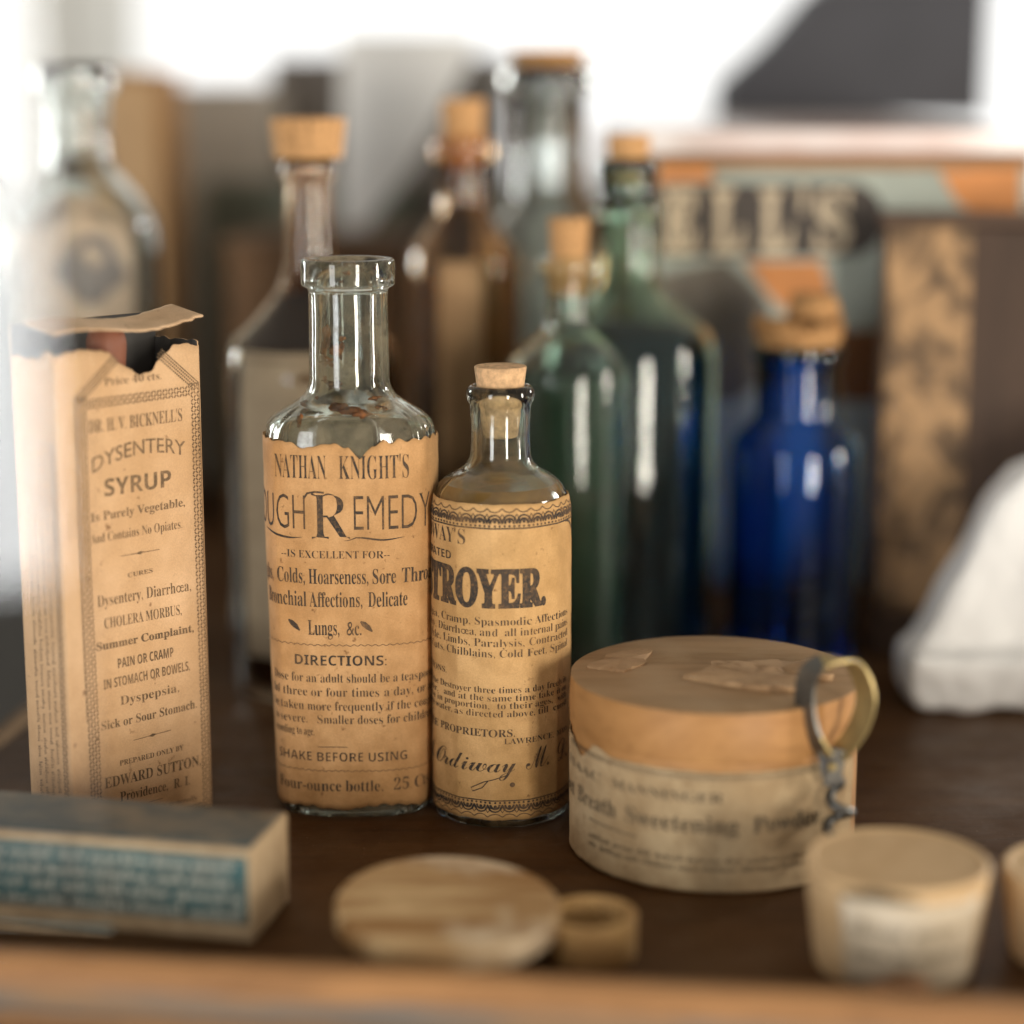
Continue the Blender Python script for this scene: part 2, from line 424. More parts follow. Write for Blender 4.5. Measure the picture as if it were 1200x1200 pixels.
# ------------------------------------------------------------------ vessels
class Vessel:
    """upright bottle or pot measured from the photograph: cx/by = pixel of its base centre, prof = [(py, half width px, round mm)] top to bottom"""
    def __init__(s, name, label, cat, cx, by, prof, group=None, Y=None):
        s.B = G(cx, by)
        if Y is not None: p = at(cx, by, Y); s.B = Vector((p.x, Y, 0))
        s.root = thing(name, s.B, label, cat, 0, group)
        s.p = []
        for e in prof:
            q = at(600, e[0], s.B.y); z = max(0.0, q.z); r = e[1] * depth((0, s.B.y, z)) / F
            s.p.append((r, z, (e[2] if len(e) > 2 else 2.0) / 1000))
    def r_at(s, z):
        P = s.p
        if z >= P[0][1]: return P[0][0]
        for a, b in zip(P[:-1], P[1:]):
            if b[1] <= z <= a[1]:
                f = (a[1] - z) / max(1e-9, a[1] - b[1]); return a[0] + (b[0] - a[0]) * f
        return P[-1][0]
    def zf(s, py, r): return zof(py, s.B.y - r)          # height of a pixel row on the vessel's near side
    def glass(s, mat, wall=.0022, lip=3, shape=circ, n=96, floor=.004, kick=.003, name='glass_body'):
        outer = [(max(0.0, s.p[-1][0] - .004), 0.0, .001), (s.p[-1][0], 0.0, .003)] + s.p[::-1]
        outer[2] = (outer[2][0], max(outer[2][1], .004), .002)
        o = fillet([(0.0, kick * .6)] + [(s.p[-1][0] * .7, kick * .5, .003)] + outer, .002)
        rest = s.p[lip:]
        ri = rest[0][0] - wall
        inn = [(ri, s.p[0][1], .0008)] + [(max(.001, r - wall), z - (wall * .5 if i else 0), rr) for i, (r, z, rr) in enumerate(rest) if z > floor + .006]
        inn += [(rest[-1][0] - wall, floor + .001, .004), (0.0, floor + kick)]
        inn = fillet(inn, .002)
        s.inner = inn
        bm = bmesh.new(); lathe(bm, o + inn, shape, n)
        return obj(name, bm, mat, s.root)
    def liquid(s, mat, z1, shape=circ, n=64, gap=.0004, name='liquid', z0=.006):
        pts = [(max(.001, r - gap), z) for r, z in s.inner if z0 < z < z1 and r > .002]
        pts.sort(key=lambda a: -a[1])
        top = (pts[0][0], z1)
        bm = bmesh.new(); lathe(bm, [(0, z1), top] + pts + [(0, pts[-1][1])], shape, n)
        return obj(name, bm, mat, s.root, sharp=40)
    def cork(s, mat, ytop, hwt, ybot, hwb, name='cork', rough=0.0, seed=1):
        zt, zb = zof(ytop, s.B.y), zof(ybot, s.B.y)
        k = depth((0, s.B.y, zt)) / F
        rt, rb = hwt * k, hwb * k
        bm = bmesh.new(); P = fillet([(0, zt), (rt, zt, .0006), (rb, zb, .001), (0, zb)], .0006)
        # extra rings so that the side can be uneven
        Q = []
        for a, b in zip(P[:-1], P[1:]):
            Q.append(a)
            if math.hypot(a[0] - b[0], a[1] - b[1]) > .003:
                for i in range(1, 6): Q.append((a[0] + (b[0] - a[0]) * i / 6, a[1] + (b[1] - a[1]) * i / 6))
        Q.append(P[-1]); lathe(bm, Q, circ, 48)
        if rough:
            rn = random.Random(seed)
            from mathutils import noise as N
            for v in bm.verts: v.co += Vector((N.noise(v.co * 300 + Vector((seed, 0, 0))), N.noise(v.co * 300 + Vector((0, seed, 5))), 1.6 * N.noise(v.co * 260 + Vector((9, seed, 0))))) * rough
        return obj(name, bm, mat, s.root, sharp=50)
# ================================================================== SETTING
def table_mat():
    t = NT('dark_varnished_wood'); v = t.mapping((7, 70, 70)); g = t.noise(1.0, 6, .65, v, .8)
    col = t.mix(t.ramp(g, [(.32, 0.0), (.66, 1.0)]), (.095, .043, .015), (.056, .024, .008))
    col = t.mix(t.ramp(t.noise(4.0, 5, .7, v), [(.52, 0.0), (.75, .6)]), col, (.022, .010, .004))
    col = t.mix(t.ramp(t.noise(18, 5, .65), [(.48, 0.0), (.72, .35)]), col, (.16, .10, .055))
    col = t.mix(t.ramp(t.noise(900, 2, .5), [(.70, 0.0), (.76, .6)]), col, (.32, .25, .17))
    b = t.bsdf(col, t.ramp(t.noise(30, 5, .7), [(.3, .30), (.7, .62)]), spec=.14); t.bump(b, g, .12, .0006); return t.done(b)
M_table = table_mat()
bm = bmesh.new(); box(bm, -1.1, 1.1, .40, 1.32, -.03, 0.0)
tag(obj('shelf_floor', bm, M_table, smooth=False), kind='structure')
M_wall = plain('grey_plaster', (.72, .70, .66), .9, vary=.12, nsc=3)
bm = bmesh.new(); box(bm, -2.2, 2.2, 2.60, 2.68, -1.2, 1.8)
tag(obj('wall', bm, M_wall, smooth=False), kind='structure')

# display case: front rail, back board, strip of front glass
YAW = R(-6.9)
case = thing('display_case', (0, 0, 0), 'old wooden display case with worn painted rail along its front', 'display case')
M_rail = wood('worn_orange_wood', (.46, .235, .095), (.31, .155, .065), (.16, .075, .03), scale=(14, 120, 120), rough=.5)
def paint_mat():
    t = NT('flaking_grey_paint'); v = t.mapping((10, 60, 120), (0, 0, 0))
    n = t.noise(1.0, 6, .65, v)
    col = t.mix(t.ramp(n, [(.40, 0.0), (.56, 1.0)]), (.17, .16, .145), (.33, .19, .09))
    b = t.bsdf(col, .6); t.bump(b, n, .4); return t.done(b)
M_paint = paint_mat()
rp = at(600, 1148, .458)
RO = Matrix.Translation((rp.x, rp.y, 0)) @ Matrix.Rotation(YAW, 4, 'Z')
zt = rp.z
prof = [(.016, zt - .010), (.012, zt - .004), (.006, zt - .0012), (.001, zt - .0006), (-.002, zt - .0035), (-.0028, zt - .0062), (-.0010, zt - .0075), (-.0015, zt - .0130), (-.0040, zt - .0138), (-.0048, zt - .021), (-.0030, zt - .023), (-.003, -.06), (.016, -.06)]
mi_ = [1, 1, 0, 0, 0, 0, 1, 1, 0, 1, 1, 1, 1]
bm = bmesh.new(); N = 80; rings = []
rn = random.Random(3)
for i in range(N + 1):
    x = -.75 + 1.5 * i / N
    rings.append([bm.verts.new(RO @ Vector((x, y + rn.uniform(-.0002, .0002), z + rn.uniform(-.0002, .0002)))) for y, z in prof])
for i in range(N):
    for j in range(len(prof)):
        k = (j + 1) % len(prof)
        bm.faces.new((rings[i][j], rings[i + 1][j], rings[i + 1][k], rings[i][k])).material_index = mi_[j]
bm.faces.new(rings[0]); bm.faces.new(rings[-1][::-1])
bmesh.ops.recalc_face_normals(bm, faces=bm.faces)
obj('front_rail', bm, [M_rail, M_paint], case, smooth=False)
M_back = wood('dark_back_board', (.17, .115, .072), (.105, .070, .044), scale=(30, 30, 5), rough=.55)
bm = bmesh.new(); zb = zof(228, 1.30)
box(bm, -1.0, 1.0, 1.30, 1.315, 0.0, zb)
obj('back_board', bm, M_back, case, smooth=False)
# front glass cut down to a left strip that carries the haze; its reflection is the lit window behind the camera
def pane_mat():
    t = NT('window_glass'); tr = t.n('ShaderNodeBsdfTransparent'); gl = t.n('ShaderNodeBsdfGlossy'); gl.inputs['Roughness'].default_value = .02
    fr = t.n('ShaderNodeFresnel'); fr.inputs[0].default_value = 1.5
    mx = t.n('ShaderNodeMixShader'); t.l(fr.outputs[0], mx.inputs[0]); t.l(tr.outputs[0], mx.inputs[1]); t.l(gl.outputs[0], mx.inputs[2])
    return t.done(mx)
pe = at(112, 600, .50)
bm = bmesh.new()
PM = Matrix.Translation((pe.x, pe.y, 0)) @ Matrix.Rotation(YAW, 4, 'Z')
box(bm, -.30, 0, -.0015, .0015, .012, .46, M=PM)
obj('pane_strip', bm, pane_mat(), case, smooth=False)

# bright window far behind the shelf
win = thing('bright_window', at(640, 60, 2.58), 'overexposed white window glowing behind the whole shelf', 'window')
wx0, wx1 = at(172, 60, 2.58).x - win.location.x, at(1330, 60, 2.58).x - win.location.x
wz1, wz0 = at(600, -260, 2.58).z - win.location.z, at(600, 240, 2.58).z - win.location.z
bm = bmesh.new(); box(bm, wx0, wx1, -.006, .006, wz0, wz1)
obj('pane', bm, emit('daylight_pane', (1, .995, .97), 1.25), win, smooth=False)
bm = bmesh.new()
for a, b, c, d in ((wx0 - .05, wx0, wz0 - .05, wz1 + .05), (wx1, wx1 + .05, wz0 - .05, wz1 + .05), (wx0, wx1, wz0 - .05, wz0), (wx0, wx1, wz1, wz1 + .05)):
    box(bm, a, b, -.018, .015, c, d, bev=.004)
obj('frame', bm, plain('white_frame_paint', (.7, .69, .66), .5), win, smooth=False)

# ================================================================== BOTTLE WITH THE TALL PAPER LABEL
v1 = Vessel('medicine_bottle', 'clear uncorked glass medicine bottle with cough remedy label torn along its top edge', 'bottle', 417, 938,
            [(303, 54, .7), (306, 55.5, .7), (334, 55, .8), (337, 48, .5), (341, 46.5, .6), (380, 46.5), (450, 47, 2.5), (463, 54, 2), (478, 79, 3), (489, 96, 4), (508, 100.5, 5), (600, 99.5), (780, 94.5), (940, 88, 2)])
sh1 = oval(.66, 2.7, v1.p[5][0] * 1.08, v1.p[10][0] * .93, (12, .55, .0))
v1.glass(M_clear, .0019, 4, sh1, 144)
def rust_mat():
    t = NT('dried_rusty_residue'); n = t.noise(260, 4, .6)
    return t.done(t.bsdf(t.mix(t.ramp(n, [(.4, 0.0), (.6, 1.0)]), (.30, .10, .015), (.10, .045, .02)), .8))
M_rust = rust_mat()
# dried residue clinging inside the neck and shoulder
bm = bmesh.new(); rn = random.Random(5)
for px, py, sz, el in [(386, 402, 5, 2.2), (400, 412, 6, 1.6), (388, 425, 6.5, .7), (403, 398, 3, 1), (393, 408, 2.5, 1), (420, 422, 1.6, 1.2), (437, 436, 1.5, 1), (392, 452, 5, .9), (384, 446, 3, 1), (400, 450, 3, 1),
                   (398, 455, 4, .5), (360, 478, 5, .8), (356, 492, 4, 1.5), (402, 476, 7, .5), (416, 480, 10, .35), (430, 484, 9, .5), (446, 478, 4, .5), (376, 470, 3, .6), (441, 470, 6, .4), (452, 480, 3, .8), (410, 320, 3, .7), (404, 330, 1.5, 1), (440, 315, 2, .8)]:
    z = zof(py, v1.B.y - .012); k = depth((0, v1.B.y, z)) / F
    rr = v1.r_at(z) - .0024
    xx = (px - 600) * k - v1.B.x
    # on the near wall of the neck or shoulder, just inside the glass
    th = -math.pi / 2
    best = min((abs(sh1(-math.pi + i * .01, rr)[0] - xx), -math.pi + i * .01) for i in range(314))
    th = best[1]; cx_, cy_ = sh1(th, rr)
    nrm = Vector((math.cos(th), math.sin(th), .1)).normalized(); tx = Vector((-nrm.y, nrm.x, 0)).normalized(); tz = nrm.cross(tx)
    if tz.z < 0: tz = -tz
    c = Vector((cx_, cy_, z)); n = 13
    ring = []
    for i in range(n):
        a = 2 * math.pi * i / n; q = rn.uniform(.5, 1.35) * sz * 1.45 * k
        ring.append(bm.verts.new(c + tx * math.cos(a) * q + tz * math.sin(a) * q * el))
    ctr = bm.verts.new(c - nrm * .0007); ctr2 = bm.verts.new(c + nrm * .0004)
    for i in range(n):
        bm.faces.new((ring[i], ring[(i + 1) % n], ctr2)); bm.faces.new((ring[(i + 1) % n], ring[i], ctr))
obj('dried_residue', bm, M_rust, v1.root)
S1 = depth((0, v1.B.y - .026, .06)) / F
W1 = Wrap(v1.r_at, sh1, v1.r_at(.06), off=.0003)
rf1 = -sh1(-math.pi / 2, v1.r_at(.06))[1]
Z1 = lambda py: v1.zf(py, rf1)
U = lambda q: q * S1
bm = bmesh.new()
top1 = ragged(Z1(517), .0012, 4, 1, [(U(10), .0022, U(34)), (U(-48), .0022, U(26)), (U(16), .0034, U(13)), (U(-84), .0008, U(10))])
bot1 = ragged(Z1(950), .0007, 9, 1, [(U(45), -.0018, U(45)), (U(-60), -.0012, U(40))])
sheet(bm, W1, U(-150), U(150), bot1, top1, 170, 70)
p = Print()
t = lambda s, a, b, y, cap, font='serif', **k: p.text(s, U(a + 6 + (800 - y) * .016), U(b + 6 + (800 - y) * .016), Z1(y), cap * S1, font, **k)
t("NATHAN", -95, -33, 561, 28, off=-.012)
t("KNIGHT'S", -18, 62, 561, 28, off=-.012)
t("COUGH", -155, -57, 621, 42, 'sans', off=-.014)
t("R", -49, -4, 631, 55, 'serif', off=-.03)
t("EMEDY", -1, 92, 621, 42, 'sans', off=-.014)
p.line([(U(-4 + 14 * i / 10 * 5), Z1(631) + .0004 * math.sin(i * .7) - .0006 * (i < 2)) for i in range(11)], .0006, taper=True)
p.line([(U(-110 + 58 * i / 10), Z1(627) + .0011 * math.sin(2.2 + i * .34)) for i in range(11)], .0007, taper=True)
p.line([(U(-49), Z1(584)), (U(-45), Z1(578)), (U(-36), Z1(576)), (U(-26), Z1(577))], .0006)
t("--IS EXCELLENT FOR--", -88, 40, 654, 9, 'serif', off=-.012)
t("Coughs,", -150, -102, 684, 18, off=-.004)
t("Colds, Hoarseness,", -94, 16, 684, 18, off=-.004)
t("Sore", 21, 48, 684, 18, off=-.004); t("Throat,", 55, 108, 684, 18, off=-.004)
t("Bronchial", -118, -57, 711, 18, off=-.004); t("Affections,", -53, 9, 711, 18, off=-.004); t("Delicate", 16, 62, 711, 18, off=-.004)
t("Lungs,", -55, -18, 744, 18, off=-.002); t("&c.", -9, 8, 744, 17, off=-.002)
for a in (-66, 21):
    p.line([(U(a - 7), Z1(728)), (U(a - 3), Z1(731)), (U(a + 2), Z1(735)), (U(a + 7), Z1(740))], .0018, taper=True)
p.wavy(U(-150), U(150), Z1(756), .00025, U(8.5), .00018)
t("DIRECTIONS:", -73, 38, 780, 12.5, 'sansb', off=-.006)
for y, s, a, b in ((800, "Dose for an adult should be a teaspoon-", -108, 108), (816.5, "ful three or four times a day, or as", -112, 108), (833, "be taken more frequently if the cough", -112, 108), (848.5, "is severe.   Smaller doses for children", -110, 108)):
    t(s, a, b, y, 11, off=-.012)
t("according to age.", -112, -50, 863, 10.5, off=-.012)
p.line([(U(-41), Z1(876)), (U(-4), Z1(876))], .0002)
t("SHAKE BEFORE USING", -103, 66, 893, 11.5, 'sansb', off=-.02)
p.wavy(U(-150), U(150), Z1(904), .0002, U(8.5), .00016)
t("Four-ounce bottle.", -105, 36, 928, 14, off=-.008); t("25 Cts.", 50, 108, 928, 15, off=-.01)
p.weld(bm, W1, .0011)
obj('paper_label', bm, [M_paper1, M_ink], v1.root)

# ================================================================== BOTTLE WITH THE PALE CORK
v2 = Vessel('medicine_bottle', 'small corked glass medicine bottle with ornate bordered label and a signature', 'bottle', 587, 945,
            [(451, 35, .8), (455, 39.5, 1.5), (463, 40.5, 1.5), (470, 38, 1.2), (474, 36, 1), (500, 34.5, 4), (535, 35.5, 3), (547, 43, 3), (557, 64, 3), (570, 77, 5), (590, 81, 4), (640, 81.5), (800, 80), (957, 78.5, 2)])
sh2 = facet(12, .62, .12, v2.p[5][0] * 1.1, v2.p[10][0])
v2.glass(M_clear2, .0013, 5, sh2, 144)
v2.cork(M_cork, 428.5, 31, 512, 20)
def tinct(name, c1, c2, trans=.35):
    t = NT(name); n = t.noise(60, 4, .6)
    return t.done(t.bsdf(t.mix(t.ramp(n, [(.35, 0.0), (.7, 1.0)]), c1, c2), .15, trans=trans, ior=1.33))
v2.liquid(tinct('brown_tincture', (.50, .26, .075), (.27, .13, .045), .25), zof(566, v2.B.y), sh2)
S2 = depth((0, v2.B.y - .021, .06)) / F
W2 = Wrap(v2.r_at, sh2, v2.r_at(.06), off=.0003)
rf2 = v2.r_at(.06)
Z2 = lambda py: v2.zf(py, rf2)
U = lambda q: q * S2
bm = bmesh.new()
sheet(bm, W2, U(-185), U(140), ragged(Z2(961), .0003, 3), ragged(Z2(592), .0003, 8, 1, [(U(60), .0004, U(20))]), 170, 70)
p = Print()
t = lambda s, a, b, y, cap, font='serif', **k: p.text(s, U(a), U(b), Z2(y), cap * S2, font, **k)
p.scallops(U(-185), U(138), Z2(620), Z2(596), U(17), flip=False)
p.scallops(U(-185), U(138), Z2(958), Z2(938), U(17), flip=True)
# lace turning down at the right end of the label
for k in range(9):
    a = k * R(10); p.line([(U(96 + 26 * math.sin(a)), Z2(646 - 26 * math.cos(a))), (U(96 + 26 * math.sin(a + .2)), Z2(646 - 26 * math.cos(a + .2)))], .0007)
p.line([(U(122), Z2(646)), (U(122), Z2(930))], .0007)
for k in range(20): p.disc(U(127), Z2(650 + k * 14), .0008)
t("ORDWAY'S", -150, -42, 640, 18, off=-.012)
t("CELEBRATED", -160, -62, 660, 10, 'sansb', off=-.01)
t("PAIN", -245, -192, 711, 43, off=.01); t("DESTROYER.", -180, 57, 711, 43, 'serif', off=.032)
for y, s in ((733, "Neuralgia, Cramp, Spasmodic Affections"), (745.5, "Dysentery, Diarrhœa, and  all internal pains"), (758, "Back, Side, Limbs, Paralysis, Contracted"), (770.5, "Burns, Cuts, Chilblains, Cold Feet, Spinal")):
    t(s, -150, 102, y, 9.5, off=-.014)
t("DIRECTIONS.", -150, -72, 796, 7, off=-.004)
for y, s in ((812.5, "Take of the Destroyer three times a day freely in"), (822, "hot water,   and at the same time take it on"), (831, "Children in proportion,  to their ages,  with"), (840.5, "in warm water, as directed above, till  cured")):
    t(s, -145, 100, y, 8, off=-.012)
t("SOLE PROPRIETORS.", -125, 17, 863.5, 9, off=-.004)
t("LAWRENCE, MASS.", 4, 108, 872, 7, off=-.01)
t("A. Ordiway", -135, 18, 905, 22, 'script', off=-.006, spacing=.86); t("M. D.", 30, 104, 903, 26, 'script', off=-.006)
p.line([(U(-14), Z2(915)), (U(-22), Z2(924)), (U(-34), Z2(929)), (U(-36), Z2(925)), (U(-20), Z2(917)), (U(10), Z2(908))], .0003)
p.disc(U(14), Z2(920), .0008)
p.weld(bm, W2, .0011)
obj('paper_label', bm, [M_paper2, M_ink], v2.root)

# ================================================================== PRINTED CARTON
AZ = R(42)
C0 = G(88, 1000)
fd = Vector((math.sin(AZ), math.cos(AZ), 0)); sd = Vector((-math.cos(AZ), math.sin(AZ), 0))
def solve(d, pxt):
    lo, hi = .0, .2
    for _ in range(50):
        m = (lo + hi) / 2; q = C0 + d * m; px = 600 + F * q.x / depth(q)
        if (px < pxt) == (d.x > 0): lo = m
        else: hi = m
    return lo
LW, LS = solve(fd, 249), solve(sd, 39)
HT = zof(395, C0.y)
carton = thing('medicine_carton', C0, 'tall torn paper carton printed for a dysentery syrup, its top flap loose', 'carton', R(90) - AZ)
# local frame: +x along the printed face, +y along the side face (away), outward normals -y and -x
def face_uv(px, py):
    n = Vector((fd.y, -fd.x, 0)); d = ray(px, py); o = Vector((0, 0, H))
    k = (C0 - o).dot(n) / d.dot(n); q = o + d * k
    return (q - C0).dot(fd), q.z
fnF = lambda u, v: (Vector((u, 0, v)), Vector((0, -1, 0)))
fnS = lambda u, v: (Vector((0, u, v)), Vector((-1, 0, 0)))
fnB = lambda u, v: (Vector((u, LS, v)), Vector((0, 1, 0)))
fnR = lambda u, v: (Vector((LW, u, v)), Vector((1, 0, 0)))
bm = bmesh.new()
nf = [face_uv(155, 428)[0], face_uv(178, 420)[0], face_uv(135, 405)[0]]
hF = face_uv(215, 403)[1]
bow = lambda f: (lambda u, v: (f(u, v)[0] + f(u, v)[1] * (.0006 * math.sin(v * 55) * math.sin(math.pi * min(1, max(0, u / LW)))), f(u, v)[1]))
fnF2 = bow(fnF)
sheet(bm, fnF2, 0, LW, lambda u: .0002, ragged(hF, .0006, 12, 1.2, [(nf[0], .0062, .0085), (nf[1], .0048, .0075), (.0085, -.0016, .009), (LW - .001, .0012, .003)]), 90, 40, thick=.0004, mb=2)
p = Print()
def ct(s, x0, y0, x1, y1, cap, font='serif', arc=0.0, **k):
    a, b = face_uv(x0, y0), face_uv(x1, y1)
    kk = (face_uv((x0 + x1) / 2, (y0 + y1) / 2 - cap)[1] - face_uv((x0 + x1) / 2, (y0 + y1) / 2)[1])
    p.text(s, a[0], b[0], a[1], kk, font, slope=(b[1] - a[1]) / (b[0] - a[0]), arc=arc * kk / cap, **k)
ct("Price 40 cts.", 121, 452, 188, 444, 9, off=-.01)
ct("DR. H. V. BICKNELL'S", 103, 508, 213, 493, 15, off=-.006)
ct("DYSENTERY", 108, 555, 217, 534, 17, 'sans', arc=12, off=.004)
ct("SYRUP", 123, 582, 201, 570, 20, 'sansb')
ct("Is Purely Vegetable,", 107, 612, 217, 593, 10, off=.0)
ct("And Contains No Opiates.", 107, 638, 214, 619, 11, off=-.01)
def rule(x0, y0, x1, y1, w=.0002, dia=True):
    a, b = face_uv(x0, y0), face_uv(x1, y1); p.line([a, b], w)
    if dia:
        m = ((a[0] + b[0]) / 2, (a[1] + b[1]) / 2); p.poly([(m[0] - .0016, m[1]), (m[0], m[1] - .0005), (m[0] + .0016, m[1] + .0001), (m[0], m[1] + .0005)])
rule(143, 652, 188, 644)
ct("CURES", 151, 677, 180, 671, 5)
ct("Dysentery, Diarrhœa,", 115, 712, 224, 692, 13, off=-.008)
ct("CHOLERA MORBUS,", 123, 737, 213, 720, 12, off=-.008)
ct("Summer Complaint,", 113, 763, 227, 740, 9, off=.01)
ct("PAIN OR CRAMP", 138, 783, 203, 769, 11, 'sansb')
ct("IN STOMACH OR BOWELS,", 121, 808, 222, 785, 11, 'sansb')
ct("Dyspepsia,", 140, 826, 209, 810, 10, off=-.006)
ct("Sick or Sour Stomach.", 118, 856, 230, 829, 10, off=-.002)
rule(155, 867, 199, 855)
ct("PREPARED ONLY BY", 139, 897, 214, 878, 6, off=-.004)
ct("EDWARD SUTTON,", 122, 924, 235, 896, 12, off=.0)
ct("Providence,  R. I.", 140, 939, 222, 919, 11, off=.0)
rule(173, 940, 190, 935, dia=False)
ct("Sold by Druggists generally", 125, 961, 231, 937, 6, 'bital', off=-.01)
ua, ub = face_uv(105, 930)[0], face_uv(119, 930)[0]; uc, ud = face_uv(236, 900)[0], face_uv(246, 900)[0]
v0, vt = face_uv(240, 950)[1], face_uv(82, 468)[1]
p.weave(ua, ub, v0, vt, .0011); p.weave(uc, ud, v0, vt, .0011); p.weave(ub, uc, v0, v0 + .0032, .0011); p.weave(ub, uc, vt - .0036, vt - .0004, .0011)
p.line([(ua, v0), (ua, vt)], .00022); p.line([(ud, v0), (ud, vt)], .00022); p.line([(ua, vt), (ud, vt)], .0004); p.line([(ua, v0), (ud, v0)], .0003)
ap = ((ua + ud) / 2, vt + .0185)
for (xa, xb) in ((ua, ap[0]), (ud, ap[0])):       # gable of the border, torn away at its apex
    f0, f1 = (0.0, .62)
    A = Vector((xa, vt)); Bp = Vector(ap)
    q = A.lerp(Bp, f1); p.line([tuple(A), tuple(q)], .00035)
    dr = (Bp - A).normalized(); nn = Vector((-dr.y, dr.x)) * (-1 if xa == ua else 1)
    for k in range(22):
        c = A.lerp(q, (k + .5) / 22)
        for j in range(3):
            e = c + nn * (.0008 + .0009 * j) + dr * (.0003 * (j % 2)); p.poly([tuple(e + dr * .0004), tuple(e + nn * .00035), tuple(e - dr * .0004), tuple(e - nn * .00035)])
p.weld(bm, fnF2, None)
M_inshade = plain('inside_shade_grey', (.07, .065, .06), .85)  # inner faces coloured dark to stand in for shade inside the carton
obj('printed_front', bm, [M_cart, M_inkf, M_inshade], carton)
bm = bmesh.new()
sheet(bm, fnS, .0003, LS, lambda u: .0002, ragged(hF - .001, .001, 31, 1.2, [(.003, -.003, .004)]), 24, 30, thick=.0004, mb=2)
p = Print()
for i, q in enumerate((.24, .38, .53, .67)):
    p.scribble(.004, HT * .80, LS * (1 - q) * 1.0, .0017, .00035, vertical=True, seed=i)
p.weave(LS * .07, LS * .19, .003, HT * .80, .0011)
p.weld(bm, fnS, None)
obj('side_panel', bm, [M_cart, M_inkf, M_inshade], carton)
bm = bmesh.new()
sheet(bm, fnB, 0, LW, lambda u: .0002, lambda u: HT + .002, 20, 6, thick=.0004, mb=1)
obj('back_panel', bm, [M_cart, M_inshade], carton)
bm = bmesh.new()
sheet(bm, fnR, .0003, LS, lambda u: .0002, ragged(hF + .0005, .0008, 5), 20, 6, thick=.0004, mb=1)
obj('end_panel', bm, [M_cart, M_inshade], carton)
# loose lid flap: a curling strip laid across the open top
def flap(u, v):
    x = u; y = v
    z = HT + .0026 + .0012 * math.sin(u * 120 + .6) + (.0012 * (u / LW) ** 2) - .16 * (LS * .6 - v)
    return Vector((x, y, z)), Vector((0, -.1, 1)).normalized()
bm = bmesh.new()
sheet(bm, flap, -.0005, LW + .0005, ragged(-.0015, .0009, 22, 1.1), ragged(LS * .62, .0008, 5), 70, 10, thick=.0006)
obj('top_flap', bm, paper('flap_paper', (.70, .49, .31), (.56, .36, .20), amt=.6), carton)
# the sealed bottle standing inside the carton
ci = C0 + fd * LW * .5 + sd * LS * .5
bi = thing('sealed_bottle', ci, 'dark bottle with red waxed stopper hidden inside the torn carton', 'bottle')
rb = min(LS, LW) * .40
bm = bmesh.new(); lathe(bm, fillet([(0, .001), (rb, .001), (rb, HT * .72), (rb * .55, HT * .82), (rb * .55, HT * .90), (0, HT * .90)], .003), circ, 40)
obj('glass_body', bm, plain('dark_bottle_glass', (.02, .022, .02), .1, vary=.1), bi)
bm = bmesh.new(); lathe(bm, fillet([(0, HT * .90), (rb * .62, HT * .90), (rb * .72, HT * .975), (rb * .5, HT * 1.005), (0, HT * 1.008)], .002), circ, 32)
obj('wax_stopper', bm, plain('red_brown_wax', (.26, .09, .045), .6), bi)

# ================================================================== ROUND POWDER BOX
PB = G(834, 987)
k = depth(PB) / F
r0 = 167 * k
pbx = thing('powder_box', PB, 'large round wooden powder box with dusty scarred lid and a peeling paper label', 'box')
zf = lambda py: zof(py, PB.y - r0)
zl0, zl1 = zf(898), zf(838)
M_boxw = wood('orange_turned_wood', (.50, .265, .10), (.36, .175, .06), (.22, .10, .035), scale=(26, 26, 70), rough=.5, bump=.1)
def lid_mat():
    t = NT('dusty_lid_wood'); g = t.n('ShaderNodeNewGeometry'); sx = t.n('ShaderNodeSeparateXYZ')
    v = t.mapping((14, 90, 14)); n = t.noise(1, 6, .65, v, .6)
    dust = t.mix(t.ramp(n, [(.35, 0.0), (.65, 1.0)]), (.40, .25, .13), (.27, .165, .08))
    dust = t.mix(t.ramp(t.noise(38, 5, .6), [(.45, 0.0), (.7, .8)]), dust, (.40, .275, .16))
    b = t.bsdf(dust, .75, spec=.2); t.bump(b, n, .3, .0008); return t.done(b)
M_lidtop = lid_mat()
bm = bmesh.new(); lathe(bm, fillet([(0, 0), (r0 * .985, 0, .001), (r0 * .985, zl0 + .002), (0, zl0 + .002)], .001), circ, 96)
obj('base', bm, M_boxw, pbx, sharp=40)
bm = bmesh.new()
lathe(bm, fillet([(r0 * .975, zl0 + .0004), (r0 * 1.0, zl0 + .0004, .0006), (r0 * 1.006, (zl0 + zl1) / 2, .02), (r0 * .995, zl1, .0012)], .0006), circ, 96, cap0=True, cap1=False)
rings = [(r0 * .995, zl1), (r0 * .97, zl1 + .0004), (r0 * .6, zl1 + .0005), (r0 * .25, zl1 + .0004), (0, zl1 + .0004)]
lathe(bm, rings, circ, 96, mi=1, cap0=False)
bmesh.ops.remove_doubles(bm, verts=bm.verts, dist=1e-6); bmesh.ops.recalc_face_normals(bm, faces=bm.faces)
lid = obj('lid', bm, [M_boxw, M_lidtop], pbx, sharp=40)
M_scrap = paper('curled_veneer', (.46, .30, .165), (.34, .20, .10), amt=.6)
